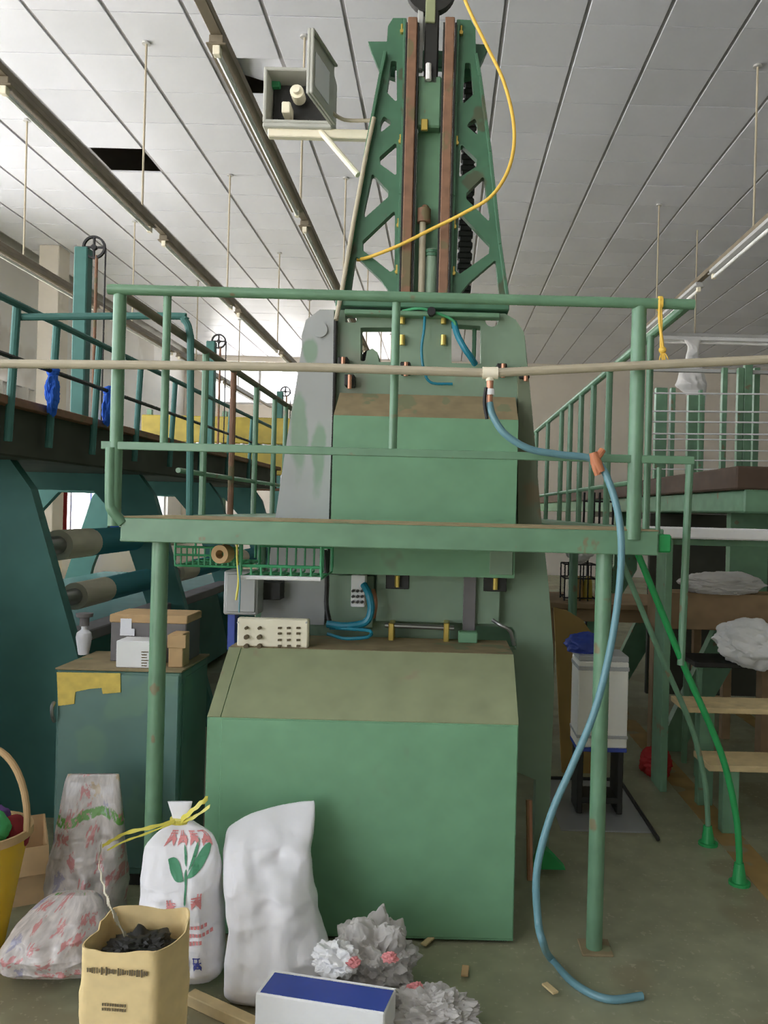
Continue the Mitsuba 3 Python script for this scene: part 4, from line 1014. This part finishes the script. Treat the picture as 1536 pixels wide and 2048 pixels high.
# ------------------------------------------------------------------ sacks and cartons in the foreground
def sack(rows, thick, n=120, wr=.018, seed=1, exp=2.6, fold=14.0):
    """rows: (py, px left, px right, depth of its middle); thick: half thickness along the height (0 bottom .. 1 top).
    Returns the closed mesh, its uv, and the map from (s, v) on the front to points."""
    rows = sorted(rows, key=lambda r: -r[0])
    Pl = np.array([P(a, y, d) for y, a, b, d in rows]); Pr = np.array([P(b, y, d) for y, a, b, d in rows])
    hgt = np.concatenate([[0], np.cumsum(np.linalg.norm(np.diff((Pl + Pr) / 2, axis=0), axis=1))]); hgt /= hgt[-1]
    tv = np.linspace(0, 1, len(thick))

    def sm(v, arr):
        k = spline(arr, 12)
        return np.stack([np.interp(v, np.linspace(0, 1, len(k)), k[:, i]) for i in range(3)], -1)
    gv = np.linspace(0, 1, 80)
    Lg = np.stack([np.interp(gv, hgt, Pl[:, i]) for i in range(3)], 1); Rg = np.stack([np.interp(gv, hgt, Pr[:, i]) for i in range(3)], 1)
    ker = np.array([1, 2, 3, 2, 1]) / 9.0
    for A in (Lg, Rg):
        for i in range(3):
            pad = np.pad(A[:, i], 2, mode='reflect', reflect_type='odd'); A[:, i] = np.convolve(pad, ker, 'valid')

    def at(th, v, off=0.0):
        l = np.stack([np.interp(v, gv, Lg[:, i]) for i in range(3)], -1); r = np.stack([np.interp(v, gv, Rg[:, i]) for i in range(3)], -1)
        t = np.interp(v, tv, thick)
        c, s = np.cos(th), np.sin(th)
        cs, ss = np.sign(c) * np.abs(c) ** (2 / exp), np.sign(s) * np.abs(s) ** (2 / exp)
        mid, half = (l + r) / 2, (r - l) / 2
        base = mid + half * cs[..., None]
        dirn = np.zeros_like(base); dirn[..., 1] = 1
        q = base + dirn * (t * ss)[..., None]
        w = meshkit.fbm(np.stack([q[..., 0] * fold, q[..., 1] * fold * .6, q[..., 2] * fold * .45 + q[..., 0] * fold * .5], -1) + seed * 5.3, 4, seed) - .5
        w2 = np.abs(meshkit.fbm(np.stack([q[..., 0] * .8 - q[..., 2] * .3, q[..., 1] * .7, q[..., 2] * 1.5], -1) * fold * .55 + seed * 9.1, 3, seed + 3) - .5)
        nrm = dirn * ss[..., None] * 1.0 + half / (np.linalg.norm(half, axis=-1, keepdims=True) + 1e-9) * cs[..., None] * .35
        w2 = w2 + .4 * np.abs(meshkit.fbm(np.stack([q[..., 0] + q[..., 2] * .35, q[..., 1], q[..., 2] * .8], -1) * fold * 1.3 + seed * 2.7, 2, seed + 6) - .5)
        k = np.minimum(1, 4 * v * (1 - v) + .35) * np.minimum(1, t / .07 + .1)
        return q + nrm * (wr * k * (w * 1.3 - 1.6 * w2 + .2) + off)[..., None]
    nv = 100
    th, vv = np.meshgrid(np.linspace(0, 2 * np.pi, n + 1), np.linspace(0, 1, nv), indexing='xy')
    g = at(th, vv)
    g[:, n] = g[:, 0]
    V = g.reshape(-1, 3)
    i, j = np.meshgrid(np.arange(nv - 1), np.arange(n), indexing='ij')
    a = i * (n + 1) + j
    q = np.stack([a, a + 1, a + n + 2, a + n + 1], -1).reshape(-1, 4)
    f = np.vstack([q[:, [0, 1, 2]], q[:, [0, 2, 3]]])
    cb_, ct_ = g[0, :n].mean(0), g[-1, :n].mean(0)
    V = np.vstack([V, cb_, ct_])
    k = np.arange(n)
    f = np.vstack([f, np.stack([k + 1, k, k * 0 + len(V) - 2], 1), np.stack([(nv - 1) * (n + 1) + k, (nv - 1) * (n + 1) + k + 1, k * 0 + len(V) - 1], 1)])
    V[:, 2] = np.maximum(V[:, 2], .002)
    uv = np.vstack([np.stack([np.cos(th) * .5 + .5 + (np.sin(th) > 0) * 1.0, vv], -1).reshape(-1, 2), [[.5, 0], [.5, 1]]])
    mesh = trimesh.Trimesh(V, f, process=False)

    def front(s, v, off=.0015):
        c = np.sign(s) * np.abs(s) ** (exp / 2)
        return at(-np.arccos(np.clip(c, -1, 1)), v, off)
    return mesh, uv, front


def decal(front, polys, off=.004, grid=.02):
    """Thin print that lies on the front of a sack: shapely outlines in its (s, v)."""
    ms = []
    for g in polys:
        v, f = trimesh.creation.triangulate_polygon(g, engine='earcut')
        m = trimesh.Trimesh(np.c_[v, np.zeros(len(v))], f, process=True)
        for _ in range(6):
            e = m.vertices[m.edges_unique]
            if np.linalg.norm(e[:, 0] - e[:, 1], axis=1).max() < grid * 2: break
            m = m.subdivide()
        m.vertices = front(m.vertices[:, 0], m.vertices[:, 1], off)
        ms.append(m)
    return cat(ms)


def glyph(cx, cy, w, h, seed):
    r = random.Random(seed)
    g = [sbox(cx - w * .5, cy + h * y - h * .05, cx + w * .5 * r.uniform(.6, 1), cy + h * y + h * .05) for y in r.sample([-.42, -.2, .02, .22, .44], 3)]
    g += [sbox(cx + w * x - w * .06, cy - h * .5 * r.uniform(.5, 1), cx + w * x + w * .06, cy + h * .5) for x in r.sample([-.38, -.1, .12, .38], 2)]
    g.append(LineString([(cx, cy), (cx - w * .45, cy - h * .48)]).buffer(w * .06, cap_style=2))
    g.append(LineString([(cx, cy), (cx + w * .45, cy - h * .48)]).buffer(w * .06, cap_style=2))
    u = unary_union(g)
    return list(getattr(u, 'geoms', [u]))


m, uv, fr_ = sack([(806, 1398, 1411, 10.45), (792, 1374, 1414, 10.45), (772, 1351, 1414, 10.45), (748, 1358, 1408, 10.45), (718, 1372, 1399, 10.5), (700, 1376, 1395, 10.52), (690, 1374, 1397, 10.54), (676, 1366, 1404, 10.6)],
                  [.02, .07, .10, .09, .05, .045, .05, .03], wr=.11, seed=21, fold=5)
single('hanging_bag', m, 'mat_white_cloth', 'white plastic bag hanging from the crosswise lamp on the right', 'bag', smooth=40)
# plain white sack leaning on the housing
m, uv, fr_ = sack([(2003, 462, 640, 2.56), (1985, 448, 662, 2.56), (1930, 450, 668, 2.58), (1850, 461, 645, 2.64), (1760, 450, 628, 2.70), (1700, 449, 622, 2.75), (1655, 455, 626, 2.79), (1628, 500, 629, 2.82), (1610, 560, 630, 2.84), (1603, 605, 629, 2.85)],
                  [.03, .10, .125, .12, .11, .10, .075, .05, .025, .012, .006], wr=.07, seed=2, fold=8)
ps = thing('woven_sack', 'plain white woven sack leaning against the green housing', 'sack')
part(ps, 'bag', m, 'mat_sack', smooth=40)
part(ps, 'top_seam', tube([P(455, 1664, 2.785), P(500, 1636, 2.815), P(560, 1614, 2.84), P(628, 1604, 2.85)], .005, 8), 'mat_sack')
# printed sack with a tied neck
m, uv, fr_ = sack([(1958, 330, 425, 2.62), (1940, 305, 446, 2.64), (1880, 296, 449, 2.67), (1800, 285, 443, 2.69), (1730, 283, 440, 2.70), (1690, 290, 436, 2.71), (1665, 312, 425, 2.72), (1650, 335, 400, 2.72), (1638, 346, 378, 2.73), (1625, 342, 380, 2.73), (1603, 335, 385, 2.73)],
                  [.03, .105, .12, .12, .115, .10, .07, .03, .016, .014, .006], wr=.035, seed=5, fold=12)
rs = thing('printed_sack', 'white sack with a green sprout emblem and a tied neck, beside the plain sack', 'sack')
part(rs, 'bag', m, 'mat_sack', smooth=40)
leaf = lambda x0, y0, x1, y1, w: Polygon([(x0 + (x1 - x0) * t + (-(y1 - y0)) * w * math.sin(math.pi * t), y0 + (y1 - y0) * t + (x1 - x0) * w * math.sin(math.pi * t)) for t in np.linspace(0, 1, 12)] + [(x0 + (x1 - x0) * t - (-(y1 - y0)) * w * math.sin(math.pi * t), y0 + (y1 - y0) * t - (x1 - x0) * w * math.sin(math.pi * t)) for t in np.linspace(1, 0, 12)]).buffer(0)
ex, ey = .28, .60
emb = [leaf(ex - .04, ey - .01, ex - .52, ey + .09, .09), leaf(ex - .02, ey + .05, ex - .16, ey + .16, .13), leaf(ex + .03, ey + .03, ex + .30, ey + .2, .08), leaf(ex + .02, ey, ex + .62, ey + .17, .075), LineString([(ex - .02, ey + .02), (ex + .02, ey - .02), (ex + .04, ey - .10)]).buffer(.022)]
part(rs, 'sprout_emblem', decal(fr_, emb), 'mat_green_print', 'green sprout emblem', smooth=False)
rg = sum([glyph(-.30 + .36 * i, .80, .29, .07, i + 3) for i in range(4)], []) + glyph(-.02, .475, .24, .065, 20) + glyph(.58, .50, .24, .065, 21)
for j, (y, a, b) in enumerate(((.345, .0, .82), (.305, -.05, .86), (.27, .1, .7))):
    x = a
    while x < b:
        rg.append(sbox(x, y + .018 * x, x + .05, y + .018 * x + .018)); x += .075
part(rs, 'red_lettering', decal(fr_, rg), 'mat_red_print', 'red printed lettering', smooth=False, kind='stuff')
part(rs, 'blue_lettering', decal(fr_, sum([glyph(-.05 + .30 * i, .185, .20, .065, i + 40) for i in range(3)], [])), 'mat_blue_print', 'blue printed lettering', smooth=False, kind='stuff')
def ribbon(pts, w, tw=0.3):
    p = spline(pts, 8); n = len(p); v = []
    for i, q in enumerate(p):
        d = np.array([0, math.sin(tw * i * .35) * .5, 1.0]); d /= np.linalg.norm(d)
        ww = w * (.8 + .2 * math.sin(i))
        for s, t in ((-1, 0), (1, 0), (1, .002), (-1, .002)): v.append(q + d * ww * s + np.array([0, -t, 0]))
    f = []
    for i in range(n - 1):
        for a in range(4):
            b = (a + 1) % 4
            f += [[i * 4 + a, i * 4 + b, i * 4 + 4 + b], [i * 4 + a, i * 4 + 4 + b, i * 4 + 4 + a]]
    f += [[0, 1, 2], [0, 2, 3], [n * 4 - 4, n * 4 - 2, n * 4 - 3], [n * 4 - 4, n * 4 - 1, n * 4 - 2]]
    return trimesh.Trimesh(v, f, process=False)
part(rs, 'neck_tie', cat(disc(P(361, 1639, 2.73), [0, 0, 1], .034, .014, 18)), 'mat_yellow_ribbon', 'yellow tie')
part(rs, 'ribbon', cat(ribbon([P(362, 1640, 2.69), P(380, 1625, 2.67), P(402, 1606, 2.67), P(416, 1596, 2.68)], .012), ribbon([P(366, 1642, 2.69), P(388, 1634, 2.67), P(420, 1612, 2.67)], .007)), 'mat_yellow_ribbon', 'yellow ribbon ends', smooth=False)
part(rs, 'ribbon', cat(ribbon([P(350, 1642, 2.69), P(300, 1655, 2.66), P(255, 1665, 2.64), P(225, 1680, 2.6), P(205, 1692, 2.58)], .007), ribbon([P(348, 1645, 2.69), P(290, 1668, 2.65), P(250, 1682, 2.62), P(215, 1700, 2.58)], .004)), 'mat_yellow_ribbon', smooth=False)
# printed plastic bags
m, uv, fr_ = sack([(1885, 95, 245, 2.93), (1862, 88, 250, 2.93), (1800, 96, 246, 2.95), (1740, 100, 250, 2.98), (1690, 106, 251, 3.0), (1640, 117, 247, 3.01), (1615, 122, 244, 3.02), (1590, 124, 242, 3.03), (1562, 130, 240, 3.04), (1548, 136, 238, 3.04)],
                  [.03, .10, .11, .11, .10, .09, .07, .05, .03, .018, .008], wr=.045, seed=8, fold=13)
k = single('printed_plastic_bag', mikit.ply(m, 'mat_printed', True, uv=uv), None, 'tall translucent plastic bag with red prints standing before the teal cabinet', 'bag')
m, uv, fr_ = sack([(1948, 10, 215, 2.62), (1935, 2, 222, 2.62), (1890, 8, 220, 2.64), (1840, 40, 215, 2.66), (1800, 85, 205, 2.68), (1785, 110, 190, 2.69)],
                  [.03, .12, .14, .12, .07, .02], wr=.05, seed=13, fold=13)
k = single('printed_plastic_bag', mikit.ply(m, 'mat_printed', True, uv=uv * [1.3, .7]), None, 'slumped translucent printed plastic bag on the floor behind the kraft paper sack', 'bag')

# kraft paper sack, open at the top
kb = thing('kraft_sack', 'tan kraft paper sack standing open at the front left', 'sack')
YK = 2.12
k0 = P(233, 1870, YK); kz = Z(233, 1906, YK)
kg = Polygon([(-.118, -.085), (.085, -.10), (.125, .03), (.10, .11), (-.115, .10)]).buffer(-.02).buffer(.02, quad_segs=6)
nv = 14
zs_ = np.linspace(0, 1, nv)
def ringpts(sc, z):
    c = np.array(kg.exterior.coords)[:-1]
    d = np.concatenate([[0], np.cumsum(np.linalg.norm(np.diff(np.vstack([c, c[:1]]), axis=0), axis=1))])
    t = np.linspace(0, d[-1], 64, endpoint=False)
    cc = np.vstack([c, c[:1]])
    r = np.stack([np.interp(t, d, cc[:, 0]), np.interp(t, d, cc[:, 1])], 1) * sc
    return r
V, Fc = [], []
def wallmesh(off, rev):
    V, Fc = [], []
    for i, z in enumerate(zs_):
        r = ringpts(1 - off, z) * (1 + .05 * math.sin(math.pi * z))
        zz = np.full(64, z * kz)
        if i == nv - 1: zz = zz + .006 * np.sin(np.arange(64) * .4) + .02 * (r[:, 1] > .02)
        w = (meshkit.fbm(np.c_[r * 16, np.full(64, z * 5)], 3, 4) - .5) * .012
        r = r * (1 + w / .1)[:, None]
        V.append(np.c_[k0[0] + .02 + r[:, 0], YK + .10 + r[:, 1], zz])
    V = np.vstack(V)
    for i in range(nv - 1):
        for j in range(64):
            a, b = i * 64 + j, i * 64 + (j + 1) % 64
            q = [[a, b, b + 64], [a, b + 64, a + 64]]
            Fc += [t[::-1] for t in q] if rev else q
    return V, Fc
Vo, Fo = wallmesh(0, False); Vi, Fi = wallmesh(.03, True)
n0 = len(Vo)
top = [[(nv - 1) * 64 + j, (nv - 1) * 64 + (j + 1) % 64, n0 + (nv - 1) * 64 + (j + 1) % 64] for j in range(64)] + [[(nv - 1) * 64 + j, n0 + (nv - 1) * 64 + (j + 1) % 64, n0 + (nv - 1) * 64 + j] for j in range(64)]
part(kb, 'paper', trimesh.Trimesh(np.vstack([Vo, Vi]), Fo + [[c + n0 for c in t] for t in Fi] + top, process=False), 'mat_kraft', smooth=35)
part(kb, 'bottom', plate_xy(shapely.affinity.translate(kg, k0[0] + .02, YK + .10), .002, .01), 'mat_kraft')
pr = []
def front_kraft(xpx, ypx, w, h):
    """Print on the flat front of the paper sack."""
    q = P(xpx, ypx, YK)
    return q, w, h
fa, fb = np.array([k0[0] + .02 - .118, YK + .10 - .085]), np.array([k0[0] + .02 + .085, YK + .10 - .10])
def on_front(s, z, w, h):
    p = fa + (fb - fa) * s; d = (fb - fa) / np.linalg.norm(fb - fa); n_ = np.array([d[1], -d[0]])
    sc = 1 + .05 * math.sin(math.pi * z / kz)
    c0 = np.array([k0[0] + .02, YK + .10]); p = c0 + (p - c0) * sc + n_ * .0035
    a, b = p - d * w / 2, p + d * w / 2
    v = [[*(a), z - h / 2], [*(b), z - h / 2], [*(b), z + h / 2], [*(a), z + h / 2]]
    v2 = [[x + n_[0] * .001, y + n_[1] * .001, q] for x, y, q in v]
    m = trimesh.convex.convex_hull(np.array(v + v2)); return m
for s in np.linspace(.12, .88, 26):
    pr.append(on_front(s, kz - .05, .0022 + .003 * random.random(), .022 * random.uniform(.4, 1)))
for row in range(2):
    for s in np.linspace(.34, .62, 10): pr.append(on_front(s, kz - .135 - .012 * row, .004, .007))
for row in range(5):
    for s in np.linspace(.14, .84, 22): pr.append(on_front(s, kz - .235 - .016 * row, .0035, .004 + .003 * random.random()))
part(kb, 'print', cat(pr), 'mat_ink', 'faded dark print', smooth=False, kind='stuff')
single('scrap_fill', blob([k0[0] + .02, YK + .11, kz - .06], [.095, .085, .05], 41, .4, freq=4), 'mat_dark', 'dark crumpled waste filling the kraft paper sack', 'waste')
lf = spline([np.array([k0[0] - .01, YK + .12, kz - .04]), P(222, 1815, 2.2), P(207, 1770, 2.26), P(198, 1725, 2.30), P(203, 1690, 2.34)], 8)
lm = []
for i in range(len(lf)): lm.append(lf[i])
def _strip():
    return ribbon(lf, .011, .5)


single('plastic_strip', _strip(), 'mat_beige_cloth', 'curled pale plastic strip sticking out of the kraft paper sack', 'strip')

# front cartons and scraps
bc = thing('flat_carton', 'white flat carton with a broad blue stripe on the floor at the bottom edge', 'box')
ang = -12
bq = P(650, 2010, 2.32)
bw, bd, bh = .38, .12, .17
def bpl(m):
    m = m.copy(); m.apply_transform(trimesh.transformations.rotation_matrix(math.radians(ang), [0, 0, 1])); m.apply_translation([bq[0], 2.34, 0]); return m
part(bc, 'body', bpl(cbox(-bw / 2, bw / 2, -bd / 2, bd / 2, 0, bh, .004)), 'mat_white')
part(bc, 'blue_stripe', bpl(cbox(-bw / 2 + .012, bw / 2 - .004, -bd / 2 + .006, bd / 2 - .012, bh - .002, bh + .001, .0)), 'mat_blue', 'blue stripe')
part(bc, 'flap', bpl(rot(cbox(-bw / 2, bw / 2, bd / 2 - .004, bd / 2 + .05, bh - .003, bh, .001), -40, [1, 0, 0], [0, bd / 2, bh])), 'mat_white')
for i in range(3): part(bc, 'print_mark', bpl(cbox(-.06 + .06 * i, -.035 + .06 * i, -bd / 2 - .001, -bd / 2, .06, .08, 0)), 'mat_ink', smooth=False)
single('crumpled_wrap', blob([X(742, 1950, 2.55), 2.62, .10], [.14, .12, .14], 51, .45, 5, 2.6, .002), 'mat_grey_cloth', 'crumpled grey plastic wrap behind the blue striped carton', 'plastic waste', 'crumpled wraps')
m = blob([X(862, 2000, 2.42), 2.42, .05], [.14, .10, .085], 57, .5, 5, 3.0, .002)
single('crumpled_wrap', m, 'mat_grey_cloth', 'flattened crumpled plastic right of the blue striped carton', 'plastic waste', 'crumpled wraps')
m = blob([X(668, 1955, 2.45), 2.47, .19], [.07, .05, .05], 61, .5, 4, 3.0)
single('crumpled_wrap', m, 'mat_white', 'bright white crumpled film on the back of the blue striped carton', 'plastic waste', 'crumpled wraps')
sv = np.array(blob([0, 0, 0], [1, 1, 1], 3, 0, 3).vertices)
for i, (a, b) in enumerate(((780, 1915), (705, 1925), (830, 1975))):
    q = P(a, b, 2.44)
    single('red_scrap', blob(q, [.024, .012, .016], 70 + i, .6, 3, 3), 'mat_red_print', ('pale red scrap on top of the crumpled grey wrap', 'pale red scrap left in the crumpled grey wrap', 'pale red scrap on the flattened plastic')[i], 'scrap', 'red scraps')


w0_, w1_ = on_floor(380, 1992, .02), on_floor(560, 2075, .02)
dv = w1_ - w0_; ln = np.linalg.norm(dv)
wm = cbox(0, ln, -.02, .02, -.018, .018, .003)
wm.apply_transform(trimesh.transformations.rotation_matrix(math.atan2(dv[1], dv[0]), [0, 0, 1])); wm.apply_translation([w0_[0], w0_[1], .018])
single('timber_batten', wm, 'mat_wood', 'pale timber batten on the floor beside the white sack', 'batten')
for i, (a, b, r, mm) in enumerate(((930, 1950, 35, 'mat_cardboard'), (1100, 1985, 70, 'mat_wood'), (855, 1890, 10, 'mat_wood'))):
    q = on_floor(a, b)
    m = cbox(-.03, .03, -.012, .012, .001, .009, .002)
    m.vertices[:, 2] += .01 * (m.vertices[:, 0] / .03) ** 2
    m.apply_transform(trimesh.transformations.rotation_matrix(math.radians(r + 50), [0, 0, 1])); m.apply_translation([q[0], q[1], 0])
    single('floor_scrap', m, mm, ('tan cardboard scrap on the floor right of the crumpled plastic', 'pale scrap on the floor left of the hose curl', 'pale sliver on the floor at the foot of the green housing')[i], 'scrap')

# bucket and carton at the left edge
ct = thing('open_carton', 'open tan cardboard carton at the left edge beside the tall plastic bag', 'box')
o = on_floor(95, 1803)
def cpl(m):
    m = m.copy(); m.apply_transform(trimesh.transformations.rotation_matrix(math.radians(-62), [0, 0, 1])); m.apply_translation([o[0], o[1], 0]); return m
hh = Z(95, 1690, o[1])
part(ct, 'walls', cpl(cat(cbox(-.36, 0, -.46, -.455, 0, hh, 0), cbox(-.36, 0, -.005, 0, 0, hh, 0), cbox(-.36, -.355, -.46, 0, 0, hh, 0), cbox(-.005, 0, -.46, 0, 0, hh, 0), cbox(-.36, 0, -.46, 0, 0, .006, 0))), 'mat_cardboard', smooth=False)
part(ct, 'flap', cpl(rot(cbox(0, .10, -.46, 0, hh - .004, hh, 0), 62, [0, 1, 0], [0, 0, hh])), 'mat_cardboard', smooth=False)
bu = thing('yellow_bucket', 'yellow bucket with a tan rim and handle at the left edge', 'bucket')
bc_ = np.array([X(-45, 1740, 2.72), 2.72])
bz1 = Z(0, 1662, 2.72)
part(bu, 'tub', lathe([[0, 0], [.075, 0], [.155, bz1], [.149, bz1], [.07, .008], [0, .008]], [bc_[0], bc_[1], 0.0], 36), 'mat_yellow')
part(bu, 'rim', lathe([[.155, bz1 - .02], [.165, bz1 - .02], [.165, bz1 + .006], [.155, bz1 + .006], [.149, bz1], [.155, bz1 - .02]], [bc_[0], bc_[1], 0.0], 36), 'mat_cardboard', 'tan rim')
hp = [[bc_[0] + .160 * math.cos(t), bc_[1] + .03 * math.sin(t), bz1 + .27 * math.sin(t)] for t in np.linspace(0, math.pi, 21)]
part(bu, 'handle', tube(hp, .011, 10), 'mat_cardboard', 'tan handle')
for i, (dx, dy, m, c) in enumerate(((.07, -.05, 'mat_yarn_green', 'green'), (.10, .03, 'mat_red_cloth', 'dark red'), (.03, .04, 'mat_purple', 'purple'), (.0, -.06, 'mat_blue_cloth', 'blue'))):
    single('yarn_ball', blob([bc_[0] + dx, bc_[1] + dy, bz1 - .02 + .045 * (i == 0) + .03 * (i == 2)], [.055, .055, .06], 80 + i, .15, 3), m, f'{c} ball of yarn in the yellow bucket', 'yarn', 'yarn in the bucket')
